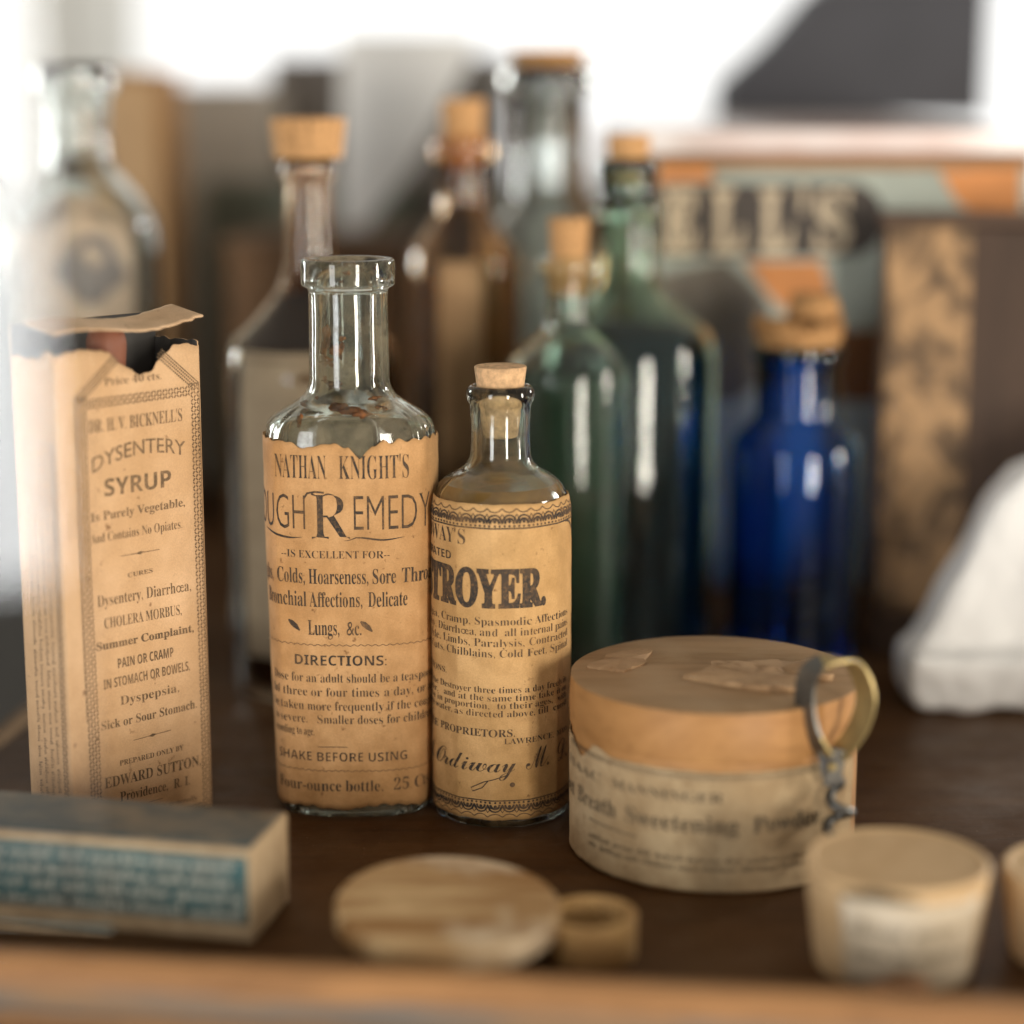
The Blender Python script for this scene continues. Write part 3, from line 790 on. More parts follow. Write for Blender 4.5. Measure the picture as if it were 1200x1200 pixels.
def scrap(pxs, lift, curl, name='paper_scrap'):
    pts = [G(x, y, zl1) - PB for x, y in pxs]
    bm = bmesh.new(); n = len(pts); c = sum(pts, Vector()) / n; c.z = zl1 + .0013 + curl
    P = []
    for i in range(n):
        a, b = pts[i], pts[(i + 1) % n]
        for s in range(9): P.append(a.lerp(b, s / 9))
    rn = random.Random(int(pxs[0][0])); top = []; bot = []
    for q in P:
        z = zl1 + .0008 + lift * max(0, .45 + MN.noise(q * 90)); top.append(bm.verts.new((q.x + rn.uniform(-.0005, .0005) + .0016 * MN.noise(q * 220), q.y + rn.uniform(-.0005, .0005) + .0022 * MN.noise(q * 200 + Vector((3, 3, 3))), z + .0003))); bot.append(bm.verts.new((q.x, q.y, zl1 + .0003)))
    ct_ = bm.verts.new(c); cb = bm.verts.new((c.x, c.y, zl1 + .0003)); m = len(P)
    for i in range(m):
        j = (i + 1) % m
        bm.faces.new((top[i], top[j], ct_)); bm.faces.new((bot[j], bot[i], cb)); bm.faces.new((bot[i], bot[j], top[j], top[i]))
    bmesh.ops.recalc_face_normals(bm, faces=bm.faces)
    return obj(name, bm, M_scrap, lid, sharp=60)
scrap([(690, 785), (712, 772), (750, 764), (764, 766), (752, 782), (730, 790)], .0004, .0002)
scrap([(800, 797), (838, 789), (890, 787), (905, 792), (950, 800), (948, 812), (900, 813), (850, 806)], .0022, .0012)
scrap([(833, 786), (880, 781), (930, 778), (965, 785), (975, 800), (945, 799), (912, 792), (880, 788)], .0022, .0004)
# the label round the base
Wb = Wrap(lambda z: r0 * .985, circ, r0 * .985, off=.0004)
Sb = depth((0, PB.y - r0, .02)) / F
U = lambda q: q * Sb
bm = bmesh.new()
M_plab = paper('cream_worn_paper', (.55, .42, .255), (.42, .285, .15), amt=.75, sc=.9)
sheet(bm, Wb, U(-330), U(196), ragged(.0008, .0003, 2), ragged(zf(906), .0004, 6, 1, [(U(-215), .004, U(30)), (U(-180), -.0016, U(26)), (U(190), .003, U(20))]), 170, 40)
p = Print()
t = lambda s, a, b, y, cap, font='serif', **k: p.text(s, U(a - 27), U(b - 27), zf(y), cap * Sb, font, **k)
t("ISAAC", -235, -140, 941, 11, off=-.006); t("MANNINGER", -120, 22, 941, 11, off=-.004)
t("Sweet", -290, -208, 977, 19); t("Breath", -195, -113, 977, 20); t("Sweetening", -98, 40, 977, 20); t("Powder.", 57, 152, 977, 20)
p.line([(U(-190), zf(990)), (U(-110), zf(992))], .0004)
for i, y in enumerate((1012, 1022)): p.scribble(U(-190), U(150), zf(y), .0018, .0004, seed=20 + i)
p.line([(U(-250), zf(911)), (U(185), zf(911))], .0004); p.line([(U(-250), zf(914)), (U(185), zf(914))], .0002)
p.weld(bm, Wb, .0014)
obj('paper_label', bm, [M_plab, M_inkp], pbx)

# ================================================================== FOLDING CORKSCREW leaning on the powder box
cs = Vector((at(990, 1000, PB.y - .040).x, PB.y - .040, 0)); Yc = cs.y
csk = thing('corkscrew', (cs.x, Yc, 0), 'small tarnished corkscrew with a flat ring handle leaning against the round powder box', 'corkscrew')
lean = lambda px, py, dy=0: (lambda q: q - Vector((cs.x, Yc, 0)))(at(px, py, Yc + .004 * (1000 - py) / 230 + dy))
def band(bm, pts, wd, th, closed=False, wdir=None, mi=0):
    n = len(pts); rings = []
    for i in range(n):
        a = pts[(i - 1) % n] if closed else pts[max(0, i - 1)]; b = pts[(i + 1) % n] if closed else pts[min(n - 1, i + 1)]
        T = (b - a).normalized(); wv = (wdir(i / n) if callable(wdir) else wdir); wv = (wv - T * wv.dot(T)).normalized(); nv = T.cross(wv)
        w_ = wd(i / n) if callable(wd) else wd
        rings.append([bm.verts.new(pts[i] + wv * sx * w_ / 2 + nv * sy * th / 2) for sx, sy in ((-1, -1), (1, -1), (1, 1), (-1, 1))])
    for i in range(n if closed else n - 1):
        j = (i + 1) % n
        for q in range(4): bm.faces.new((rings[i][q], rings[j][q], rings[j][(q + 1) % 4], rings[i][(q + 1) % 4])).material_index = mi
    if not closed: bm.faces.new(rings[0][::-1]); bm.faces.new(rings[-1])
    bmesh.ops.recalc_face_normals(bm, faces=bm.faces)
def tube(bm, pts, rad, n=10, mi=0):
    rings = []; m = len(pts)
    for i, q in enumerate(pts):
        T = (pts[min(m - 1, i + 1)] - pts[max(0, i - 1)]).normalized()
        X = T.cross(Vector((.3, 1, .2))).normalized(); Yv = T.cross(X); r = rad(i / (m - 1)) if callable(rad) else rad
        rings.append([bm.verts.new(q + X * math.cos(2 * math.pi * k / n) * r + Yv * math.sin(2 * math.pi * k / n) * r) for k in range(n)])
    for i in range(m - 1):
        for k in range(n): bm.faces.new((rings[i][k], rings[i][(k + 1) % n], rings[i + 1][(k + 1) % n], rings[i + 1][k])).material_index = mi
    bm.faces.new(rings[0][::-1]); bm.faces.new(rings[-1])
    bmesh.ops.recalc_face_normals(bm, faces=bm.faces)
M_brass = plain('tarnished_brass', (.50, .38, .17), .42, metal=.75, vary=.45, nsc=120)
M_steel = plain('dark_steel', (.20, .195, .18), .38, metal=.85, vary=.5, nsc=120)
loop = [(968, 886), (955, 868), (946, 845), (943, 815), (948, 790), (962, 777), (980, 773), (998, 777), (1010, 795), (1015, 820), (1008, 848), (996, 868), (982, 884)]
def smooth_path(pts, n=8):
    out = []
    for i in range(len(pts) - 1):
        p0, p1, p2, p3 = pts[max(0, i - 1)], pts[i], pts[i + 1], pts[min(len(pts) - 1, i + 2)]
        for k in range(n):
            s = k / n
            out.append(tuple(.5 * ((2 * p1[j]) + (-p0[j] + p2[j]) * s + (2 * p0[j] - 5 * p1[j] + 4 * p2[j] - p3[j]) * s * s + (-p0[j] + 3 * p1[j] - 3 * p2[j] + p3[j]) * s ** 3) for j in range(2)))
    out.append(pts[-1]); return out
lp = [lean(x, y) for x, y in smooth_path(loop)]
bm = bmesh.new()
band(bm, lp, .0070, .0010, wdir=Vector((.62, -.78, .05)))
for f in bm.faces:
    if f.calc_center_median().x < lp[len(lp) // 2].x - .004: f.material_index = 1
obj('ring_handle', bm, [M_brass, M_steel], csk, smooth=True, sharp=40)
bm = bmesh.new()
band(bm, [lean(x, y) for x, y in smooth_path([(968, 878), (972, 890), (974, 905), (977, 920)])], .0052, .0012, wdir=Vector((1, -.3, 0)))
band(bm, [lean(x, y, -.0016) for x, y in smooth_path([(984, 878), (980, 890), (977, 905), (975, 918)])], .0048, .0012, wdir=Vector((1, .3, 0)))
obj('hinge_plate', bm, M_steel, csk, smooth=False)
bm = bmesh.new(); tube(bm, [lean(975, 899, -.005), lean(975, 899, .003)], .0013, 14); obj('rivet', bm, M_brass, csk)
bm = bmesh.new(); hp = []
for i in range(100):
    s = i / 99; y = 912 + 118 * s; a = s * 2 * math.pi * 3.2 - .6
    amp = 14 * min(1, s * 3 + .15)
    q = lean(981 + 5 * s, y); hp.append(q + Vector((math.cos(a) * amp * .00025, math.sin(a) * amp * .00025, 0)))
tube(bm, hp, lambda s: .0014 * (1 - .75 * max(0, s - .6) / .4), 10)
obj('spiral_worm', bm, M_steel, csk)

# ================================================================== FRONT ROW (out of focus)
# blue printed box
a, b, c = G(297, 1106), G(348, 1056), G(-45, 1088)
ex = (a - c); ang = math.atan2(ex.y, ex.x); ab = b - a; ang2 = math.atan2(ab.y, ab.x) - math.pi / 2; ang = ang * .45 + ang2 * .55; Lx = ex.length + .02; Dy = ab.length
hb = zof(997, a.y)
pill = thing('printed_box', a, 'low cream box with worn teal printed panel in the front left corner', 'box', ang)
# box local: +x to the right end, so it runs from -Lx to 0; +y away
bm = bmesh.new(); box(bm, -Lx, 0, 0, Dy, 0, hb, bev=.0009)
obj('box_body', bm, paper('cream_board', (.58, .44, .28), (.45, .31, .17), amt=.7, sc=.7), pill, smooth=False)
def teal_mat():
    t = NT('teal_printed_paper'); n = t.noise(70, 5, .6)
    col = t.mix(t.ramp(n, [(.35, 0.0), (.65, 1.0)]), (.035, .115, .125), (.10, .125, .115))
    col = t.mix(t.ramp(t.noise(25, 3, .6), [(.55, 0.0), (.66, .8)]), col, (.02, .10, .17))
    return t.done(t.bsdf(col, .6))
fnP = lambda u, v: (Vector((u, -.0004, v)), Vector((0, -1, 0)))
bm = bmesh.new(); sheet(bm, fnP, -Lx + .001, -.0012, lambda u: hb * .205, lambda u: hb * .93, 40, 4, thick=.0003)
p = Print()
for i in range(4): p.scribble(-Lx + .002, -.003, hb * (.755 - .165 * i), .0029, .0010, seed=40 + i)
p.line([(-Lx, hb * .90), (-.002, hb * .90)], .0003); p.line([(-Lx, hb * .235), (-.002, hb * .235)], .0003)
p.weld(bm, fnP, None)
obj('printed_panel', bm, [teal_mat(), plain('pale_lettering', (.55, .56, .48), .7)], pill)
bm = bmesh.new(); fnT = lambda u, v: (Vector((u, v, hb + .0004)), Vector((0, 0, 1)))
sheet(bm, fnT, -Lx + .001, -.001, lambda u: .0012, ragged(Dy - .001, .0006, 8), 40, 6, thick=.0003)
def topm():
    t = NT('faded_dark_paper'); n = t.noise(60, 5, .65)
    col = t.mix(t.ramp(n, [(.4, 0.0), (.66, 1.0)]), (.055, .07, .07), (.19, .15, .10))
    return t.done(t.bsdf(col, .6))
obj('top_panel', bm, topm(), pill)

def streak_mat():
    t = NT('worn_streaky_chip_wood'); v = t.mapping((9, 60, 9), (0, 0, .3)); n = t.noise(1.0, 4, .6, v, 1.0)
    col = t.mix(t.ramp(n, [(.40, 0.0), (.56, 1.0)]), (.66, .46, .24), (.33, .17, .06))
    col = t.mix(t.ramp(t.noise(30, 3, .6), [(.52, 0.0), (.66, .8)]), col, (.74, .60, .42))
    b = t.bsdf(col, .65, spec=.25); t.bump(b, n, .4, .0008); return t.done(b)
# round pill box with its lid propped askew
M_chip = wood('pale_chip_wood', (.64, .41, .17), (.28, .14, .045), (.20, .105, .035), scale=(9, 42, 9), rough=.6, bump=.3, rot=(0, 0, .35))
LC = G(525, 1118)
kd = depth(LC) / F
lr = 132 * kd
pl = thing('pill_box', (LC.x, LC.y, 0), 'oval chip wood pill box with its pale lid sitting askew', 'box')
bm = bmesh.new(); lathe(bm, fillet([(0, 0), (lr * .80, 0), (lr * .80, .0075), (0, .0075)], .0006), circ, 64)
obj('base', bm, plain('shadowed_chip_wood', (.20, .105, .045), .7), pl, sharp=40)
zc = zof(1040, LC.y)
LM = Matrix.Translation((0, 0, .0088)) @ Matrix.Rotation(R(2.0), 4, 'Y') @ Matrix.Rotation(R(3.0), 4, 'X')
bm = bmesh.new()
lathe(bm, fillet([(lr * .90, 0), (lr * 1.0, 0, .0008), (lr * 1.0, .0050, .0016), (lr * .965, .0062, .001), (lr * .5, .0064), (0, .0064)], .0008), circ, 72)
bm.transform(LM); obj('lid', bm, streak_mat(), pl, sharp=50)
# small open ring box
RC = G(692, 1118); kd = depth(RC) / F; rr = 54 * kd
rg = thing('round_box', RC, 'small empty round wooden box without a lid beside the pill box', 'box')
zt_ = zof(1068, RC.y)
bm = bmesh.new(); lathe(bm, fillet([(0, 0), (rr, 0), (rr * 1.0, zt_, .0006), (rr * .84, zt_, .0006), (rr * .82, .0015), (0, .0015)], .0008), circ, 56)
obj('body', bm, M_chip, rg, sharp=50)
bm = bmesh.new(); lathe(bm, [(0, .003), (rr * .78, .003), (rr * .78, .0018), (0, .0018)], circ, 40)
obj('dark_inner_disc', bm, plain('dark_grey_disc', (.10, .09, .085), .9), rg, sharp=40)  # dark disc lying on the floor of the open box

# labelled pots at the front right
M_pot = wood('pale_turned_wood', (.68, .48, .27), (.56, .37, .19), (.42, .26, .12), scale=(30, 30, 120), rough=.55, bump=.15)
def pot(cx, by, hw, hb_, ytop, label, text=None):
    B = G(cx, by); k = depth(B) / F; zt = zof(ytop, B.y); kt = depth((0, B.y, zt)) / F
    rt, rb_ = hw * kt, hb_ * k
    ro = thing('wooden_pot', B, label, 'pot', 0, 'small wooden pots at the front right')
    bm = bmesh.new(); lathe(bm, fillet([(0, 0), (rb_, 0, .001), (rt * .985, zt - .003), (0, zt - .003)], .001), circ, 72)
    obj('body', bm, M_pot, ro, sharp=40)
    bm = bmesh.new(); lathe(bm, fillet([(rt * .9, zt - .0029), (rt * .985, zt - .0029, .0002), (rt * .99, zt - .0006, .0012), (rt * .93, zt, .001), (rt * .88, zt - .0008, .001), (0, zt - .0008)], .001), circ, 72)
    obj('lid', bm, M_pot, ro, sharp=50)
    rfun = lambda z: rb_ + (rt * .985 - rb_) * z / (zt - .003)
    Wp = Wrap(rfun, circ, rfun(zt * .5), off=.0004); s = k
    bm = bmesh.new()
    lo, hi = .0015, zof(1056, B.y - rb_)
    u0, u1 = -78 * s, 88 * s
    sheet(bm, Wp, u0, u1, ragged(lo, .0004, 3, 1, [(-10 * s, -.006, 30 * s)]) , ragged(hi, .0008, 5), 60, 8)
    p = Print()
    if text:
        for i in range(2): p.scribble(u0 + 12 * s, u1 - 20 * s, zof(1097 + 26 * i, B.y - rb_), (.0042 - .0018 * i), .0008, seed=60 + i)
        p.line([(u0 + 5 * s, hi + .0012), (u0 + 40 * s, hi + .0022), (u0 + 85 * s, hi + .0010)], .003, taper=True)
    p.weld(bm, Wp, .0012)
    obj('paper_label', bm, [paper('white_label_paper', (.72, .63, .50), (.60, .48, .33), amt=.5), M_inkp], ro)
    bm = bmesh.new(); Wq = Wrap(rfun, circ, rfun(zt * .5), off=.0009)
    sheet(bm, Wq, -44 * s, 22 * s, lambda u: .0012, lambda u: .0062 - .002 * abs(u / (30 * s)), 20, 4)
    obj('orange_seal', bm, plain('orange_seal_paper', (.70, .36, .18), .6), ro)
pot(1047, 1128, 109, 92, 1004, 'small round wooden pot with a white label near the front rail', True)
pot(1278, 1118, 108, 94, 1016, 'wooden pot cut off by the right edge of the picture')

# ================================================================== BACK ROW
def amb(name, c, rough=.05): return glass(name, c, .16, (.22, .20, .16), rough=rough, dscale=45, drange=(.5, .75))
M_green = amb('pale_green_glass', (.84, .965, .88)); M_green2 = glass('green_glass', (.78, .985, .85), 0, rough=.03)
M_blue = glass('cobalt_glass', (.07, .36, .86), 0, rough=.03); M_amber = amb('amber_glass', (.76, .52, .30)); M_dark = glass('brown_glass', (.68, .52, .37), 0, rough=.03)
M_flint = amb('flint_glass', (.93, .97, .95))

# dark bottle behind the tall label
vd = Vessel('medicine_bottle', 'big dark brown bottle with a plain cream label behind the uncorked bottle', 'bottle', 373, 800,
            [(186, 30, 1), (192, 33, 1), (207, 33, 1), (212, 28), (300, 30, 4), (335, 36, 6), (372, 66, 10), (402, 98, 10), (430, 103, 6), (600, 102), (818, 98, 2)])
vd.glass(M_dark, .0016, 3, n=72)
vd.cork(M_cork_o, 138, 45, 186, 40)
vd.liquid(dark_liquid('dark_brown_tonic', (.020, .011, .008)), zof(346, vd.B.y))
bm = bmesh.new(); Wd = Wrap(vd.r_at, circ, vd.r_at(.06), off=.0004); rfd = vd.r_at(.06)
sheet(bm, Wd, -.0262, .0262, ragged(vd.zf(775, rfd), .0004, 2), ragged(vd.zf(415, rfd), .0004, 4), 60, 6)
p = Print(); p.line([(-.024, vd.zf(425, rfd)), (.024, vd.zf(425, rfd))], .0006)
p.weld(bm, Wd, .002)
obj('paper_label', bm, [paper('buff_label', (.42, .33, .22), (.33, .25, .16), amt=.4), M_inkp], vd.root)

# amber bottle with strip label
va = Vessel('medicine_bottle', 'amber bottle with tan strip label and a stubby cork behind the small corked bottle', 'bottle', 545, 745,
            [(160, 33, 1), (166, 38, 2), (184, 38, 2), (190, 30), (245, 30, 5), (268, 44, 6), (290, 62, 6), (310, 66, 5), (600, 66), (790, 64, 2)])
va.glass(M_amber, .0028, 4, n=72)
va.cork(M_cork_o, 116, 26, 200, 21)
va.liquid(dark_liquid('dark_syrup', (.05, .022, .010)), zof(440, va.B.y))
bm = bmesh.new(); Wa = Wrap(va.r_at, circ, va.r_at(.06), off=.0004); rfa = va.r_at(.06); ka = depth(va.B) / F
sheet(bm, Wa, -27 * ka, 24 * ka, lambda u: va.zf(560, rfa), ragged(va.zf(306, rfa), .0005, 3), 30, 8)
obj('paper_label', bm, paper('tan_strip_paper', (.46, .29, .15), (.34, .20, .10), amt=.6), va.root)

# tall clear stoppered bottle at the back
vc = Vessel('glass_decanter', 'tall clear wide lipped bottle with flat cork standing behind the green bottles', 'bottle', 641, 705,
            [(78, 52, 1), (84, 57, 2), (102, 57, 2), (112, 44), (180, 42), (236, 44, 6), (262, 70, 8), (292, 86, 6), (320, 88), (772, 84, 2)])
vc.glass(M_flint, .003, 4, n=72)
vc.cork(M_cork_d, 58, 46, 82, 38)

# green corked bottle
vg = Vessel('medicine_bottle', 'slim pale green bottle with long tapered cork behind the small corked bottle', 'bottle', 664, 806,
            [(302, 32, .8), (306, 36, 1), (318, 36, 1), (323, 26, 1), (350, 25), (385, 27, 5), (402, 48, 5), (418, 68, 6), (440, 73, 5), (600, 72.5), (806, 70, 2)])
vg.glass(M_green, .0025, 3, n=72)
vg.cork(M_cork_o, 255, 24, 345, 19)
vg.liquid(dark_liquid('murky_green_liquid', (.035, .060, .045)), zof(436, vg.B.y))

# tall green bottle with blue black contents
vt_ = Vessel('medicine_bottle', 'tall green necked bottle holding blue black liquid', 'bottle', 730, 778,
             [(186, 33, 1), (192, 37, 1.5), (204, 37, 1.5), (210, 33), (232, 33), (238, 41, 1.5), (250, 41, 1.5), (257, 35), (300, 36), (340, 40, 6), (365, 74, 8), (384, 100, 7), (410, 107, 5), (600, 106), (800, 102, 2)])
vt_.glass(M_green2, .003, 8, n=80)
vt_.cork(M_cork_o, 157, 26, 215, 23)
vt_.liquid(dark_liquid('blue_black_liquid', (.006, .012, .022)), zof(387, vt_.B.y))

# cobalt bottle with crumbling cork
vb = Vessel('medicine_bottle', 'cobalt blue glass bottle with a crumbling cork', 'bottle', 926, 792,
            [(404, 50, 1), (408, 54, 1), (420, 54, 1), (426, 49, 1), (488, 49, 2), (497, 58, 3), (508, 71, 4), (524, 77, 4), (560, 77.5), (806, 74, 2)])
vb.glass(M_blue, .0028, 4, n=80)
ck = vb.cork(M_cork_d, 378, 53, 412, 44, rough=.0026, seed=4)
bm = bmesh.new()
zq = zof(372, vb.B.y); kq = depth((0, vb.B.y, zq)) / F
lathe(bm, fillet([(0, zq + 26 * kq), (24 * kq, zq + 26 * kq), (30 * kq, zq - 1 * kq), (0, zq - 1 * kq)], .001), circ, 24)
from mathutils import noise as MN
for v in bm.verts: v.co += Vector((MN.noise(v.co * 260), MN.noise(v.co * 260 + Vector((4, 4, 4))), MN.noise(v.co * 240 + Vector((8, 1, 3))))) * .002 + Vector((20 * kq, .004, 0))
obj('cork_crumb', bm, M_cork_d, ck)

# clear bottle at the far left with domed label
vl = Vessel('glass_decanter', 'large clear bottle with an arched paper label behind the printed carton', 'bottle', 114, 740,
            [(74, 44, 1), (80, 48, 2), (108, 48, 2), (116, 38), (150, 36), (196, 38, 8), (224, 66, 10), (252, 86, 8), (285, 90), (822, 86, 2)])
vl.glass(M_flint, .003, 3, n=72)
bm = bmesh.new(); Wl = Wrap(vl.r_at, circ, vl.r_at(.09), off=.0004); rl = vl.r_at(.09); kl = depth(vl.B) / F
arch = lambda u: vl.zf(300, rl) + (vl.zf(228, rl) - vl.zf(300, rl)) * math.sqrt(max(0, 1 - (u / (66 * kl)) ** 2))
sheet(bm, Wl, -64 * kl + 12 * kl, 66 * kl + 10 * kl, lambda u: vl.zf(520, rl), lambda u: arch(u - 10 * kl), 50, 8)
p = Print()
for cx_, cy_, r_ in ((28, 305, 28), (8, 318, 20), (48, 322, 18), (25, 335, 22)): p.disc(cx_ * kl, vl.zf(cy_, rl), r_ * kl, 1, 14)
p.weld(bm, Wl, .002)
obj('paper_label', bm, [paper('pale_label', (.66, .55, .42), (.52, .40, .28), amt=.5), plain('grey_engraving', (.28, .26, .24), .8, vary=.5)], vl.root)
vk = Vessel('glass_jar', 'clear glass jar at the far left edge of the shelf', 'jar', -4, 780,
            [(205, 40, 1), (212, 46, 2), (228, 46, 2), (236, 42), (262, 52, 6), (290, 58, 5), (850, 56, 2)])
vk.glass(M_flint, .003, 3, n=64)

# flat dark tin with tan edge far left
T0 = G(-10, 884)
tin = thing('dark_tin', (T0.x - .03, T0.y + .03, 0), 'dark grey box on a tan wooden base left of the carton', 'box', YAW)
bm = bmesh.new(); box(bm, -.05, .030, -.03, .05, .0042, zof(720, T0.y), bev=.0015)
obj('body', bm, plain('dark_grey_tin', (.055, .058, .056), .5, nsc=30), tin, smooth=False)
bm = bmesh.new(); box(bm, -.052, .034, -.034, .053, 0, .004, bev=.0008)
obj('base', bm, plain('tan_wood_base', (.42, .27, .14), .6), tin, smooth=False)

# tall wooden crate end at the back left
q0, q1, q2 = at(112, 90, 1.08), at(184, 90, 1.06), at(212, 90, 1.14)
cr = thing('wooden_box', (q1.x, q1.y, 0), 'tall plain tan wooden box standing upright at the back left', 'box')
zc = zof(92, 1.06)
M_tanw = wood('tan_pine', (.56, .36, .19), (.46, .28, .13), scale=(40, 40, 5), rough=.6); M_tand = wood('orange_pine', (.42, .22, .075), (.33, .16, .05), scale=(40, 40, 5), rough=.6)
bm = bmesh.new()
A = Vector((q0.x - q1.x, q0.y - q1.y, 0)); Bv = Vector((q2.x - q1.x, q2.y - q1.y, 0))
base = [Vector((0, 0, 0)), Bv, A + Bv, A]
lo = [bm.verts.new(v) for v in base]; hi = [bm.verts.new(v + Vector((0, 0, zc))) for v in base]
for i in range(4):
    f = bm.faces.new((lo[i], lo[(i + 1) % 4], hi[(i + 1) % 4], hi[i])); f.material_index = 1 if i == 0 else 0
bm.faces.new(lo); bm.faces.new(hi)
bmesh.ops.recalc_face_normals(bm, faces=bm.faces)
bmesh.ops.bevel(bm, geom=bm.edges[:], offset=.001, segments=2, affect='EDGES')
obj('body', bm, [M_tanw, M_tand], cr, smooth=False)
bm = bmesh.new(); mid = (A + Bv) / 2
lo = [bm.verts.new(mid + (v - mid) * 1.03 + Vector((0, 0, zc + .0003))) for v in base]; hi = [bm.verts.new(mid + (v - mid) * 1.03 + Vector((0, 0, zc + .004))) for v in base]
for i in range(4): bm.faces.new((lo[i], lo[(i + 1) % 4], hi[(i + 1) % 4], hi[i]))
bm.faces.new(lo); bm.faces.new(hi); bmesh.ops.recalc_face_normals(bm, faces=bm.faces)
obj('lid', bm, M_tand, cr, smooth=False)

# brown box with green top edge and cream packet behind the dark bottle
def slab(name, label, cat, x0, x1, yt, Y, mat, dep=.06, zb=0.0, yaw=YAW, bev=.002, parts=True):
    a, b = at(x0, yt, Y), at(x1, yt, Y)
    o = thing(name, ((a.x + b.x) / 2, Y, zb), label, cat, yaw)
    bm = bmesh.new(); wd = (b.x - a.x) / 2
    box(bm, -wd, wd, 0, dep, 0.0002, a.z - zb, bev=bev)
    obj('body', bm, mat, o, smooth=False)
    return o, wd, a.z - zb
bx, wd, zz = slab('wooden_box', 'brown wooden box behind the big dark bottle, dull green paper on its top', 'box', 262, 470, 292, 1.02, wood('brown_box_wood', (.20, .105, .042), (.13, .068, .03), scale=(8, 60, 60), rough=.6), .10)
bx2, wd2, zz2 = slab('cloth_book', 'dull green cloth bound book standing at the back behind the brown box', 'book', 236, 480, 214, 1.16, plain('dull_green_cloth', (.15, .165, .125), .8, nsc=60), .04)
bm = bmesh.new(); box(bm, -wd2 + .003, wd2 - .003, .004, .036, zz2 - .004, zz2 + .0008)
obj('pages', bm, plain('dusty_page_edges', (.30, .29, .25), .8), bx2, smooth=False)
bm = bmesh.new(); box(bm, -wd - .002, wd + .002, -.002, .102, zz + .0003, zz + .005, bev=.001)
obj('lid', bm, wood('brown_lid_wood', (.17, .095, .045), (.11, .06, .03), scale=(8, 60, 60), rough=.55), bx, smooth=False)
# grey box on top at the back
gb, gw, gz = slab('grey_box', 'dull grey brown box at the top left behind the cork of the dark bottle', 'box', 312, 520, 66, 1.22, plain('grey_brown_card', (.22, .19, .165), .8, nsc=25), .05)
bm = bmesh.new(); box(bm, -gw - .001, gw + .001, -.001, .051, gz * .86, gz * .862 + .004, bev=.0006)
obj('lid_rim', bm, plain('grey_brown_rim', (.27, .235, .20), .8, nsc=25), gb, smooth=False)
pg_, pw, pz = slab('added_pale_box', 'pale beige plain box added to stand in for a hazy patch right of the tall tan box', 'carton', 205, 318, 104, 1.19, plain('pale_beige_haze', (.50, .45, .39), .8, nsc=25), .04)  # added box hides the bright window; its pale colour stands in for haze
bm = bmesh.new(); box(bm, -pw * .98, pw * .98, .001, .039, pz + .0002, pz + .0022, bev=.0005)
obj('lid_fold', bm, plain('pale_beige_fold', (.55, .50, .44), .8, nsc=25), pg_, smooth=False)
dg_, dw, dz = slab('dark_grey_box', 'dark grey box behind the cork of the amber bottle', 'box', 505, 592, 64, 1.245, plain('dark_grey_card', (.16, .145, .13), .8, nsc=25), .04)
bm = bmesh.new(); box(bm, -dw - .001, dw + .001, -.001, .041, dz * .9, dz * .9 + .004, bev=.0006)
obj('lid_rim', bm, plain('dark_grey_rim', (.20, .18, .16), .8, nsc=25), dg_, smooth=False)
pm_, mw, mz = slab('added_pale_box', 'pale grey green box added behind the clear wide lipped bottle to brighten the glass', 'carton', 586, 700, 224, 1.12, plain('pale_grey_green_backing', (.58, .61, .54), .8, nsc=25), .04)  # pale backing added to brighten the glass necks in front of it
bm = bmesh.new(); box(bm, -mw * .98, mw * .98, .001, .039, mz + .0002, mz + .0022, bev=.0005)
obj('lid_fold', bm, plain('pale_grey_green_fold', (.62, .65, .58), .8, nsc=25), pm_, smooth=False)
# white sheet added in place of slanting glare on the front glass
def leaning_sheet(name, label, pxs, Y, mat, th=.0012, lean=.0):
    c = at(sum(p[0] for p in pxs) / len(pxs), 400, Y)
    o = thing(name, (c.x, Y, 0), label, 'paper sheet'); bm = bmesh.new()
    P = [at(x, y, Y) - Vector((c.x, Y, 0)) for x, y in pxs]
    f = [bm.verts.new((q.x, lean * q.z, q.z)) for q in P]; g = [bm.verts.new((q.x, lean * q.z + th, q.z)) for q in P]
    bm.faces.new(f); bm.faces.new(g[::-1]); n = len(P)
    for i in range(n): bm.faces.new((f[i], f[(i + 1) % n], g[(i + 1) % n], g[i]))
    bmesh.ops.recalc_face_normals(bm, faces=bm.faces)
    obj('sheet', bm, mat, o, smooth=False); return o
zb_ = 640
leaning_sheet('glare_sheet', 'white sheet with slanting edge, added to stand in for glare behind the cork of the dark bottle', [(392, zb_ - 12), (440, zb_ - 12), (432, 262), (482, 200), (548, 78), (560, 40), (400, 40)], 1.10, plain('white_glare', (.80, .80, .78), .8, vary=.06, bump=0))

# printed chest with lettered paper front
cf = .845
a, b = at(746, 180, cf), at(1212, 180, cf)
ch = thing('printed_chest', ((a.x + b.x) / 2, cf, 0), 'wooden chest with a colourful lettered paper front at the back right', 'chest')
hw_ = (b.x - a.x) / 2; hz = zof(151, cf); hl = a.z
M_ch = wood('chest_wood', (.34, .17, .065), (.24, .115, .045), scale=(8, 60, 60), rough=.55)
bm = bmesh.new(); box(bm, -hw_, hw_, 0, .42, 0, hl - .0003, bev=.0015); obj('body', bm, M_ch, ch, smooth=False)
bm = bmesh.new(); box(bm, -hw_ - .002, hw_ + .002, -.0035, .426, hl, hz, bev=.0008)
lm = NT('pale_pink_sheen'); bb = lm.bsdf(lm.mix(lm.ramp(lm.noise(9, 3, .5), [(.4, 0.0), (.6, 1.0)]), (.58, .40, .35), (.80, .74, .72)), .25)  # pale pink colour stands in for window sheen along the lid
obj('lid', bm, lm.done(bb), ch, smooth=False)
fnC = lambda u, v: (Vector((u, -.0006, v)), Vector((0, -1, 0)))
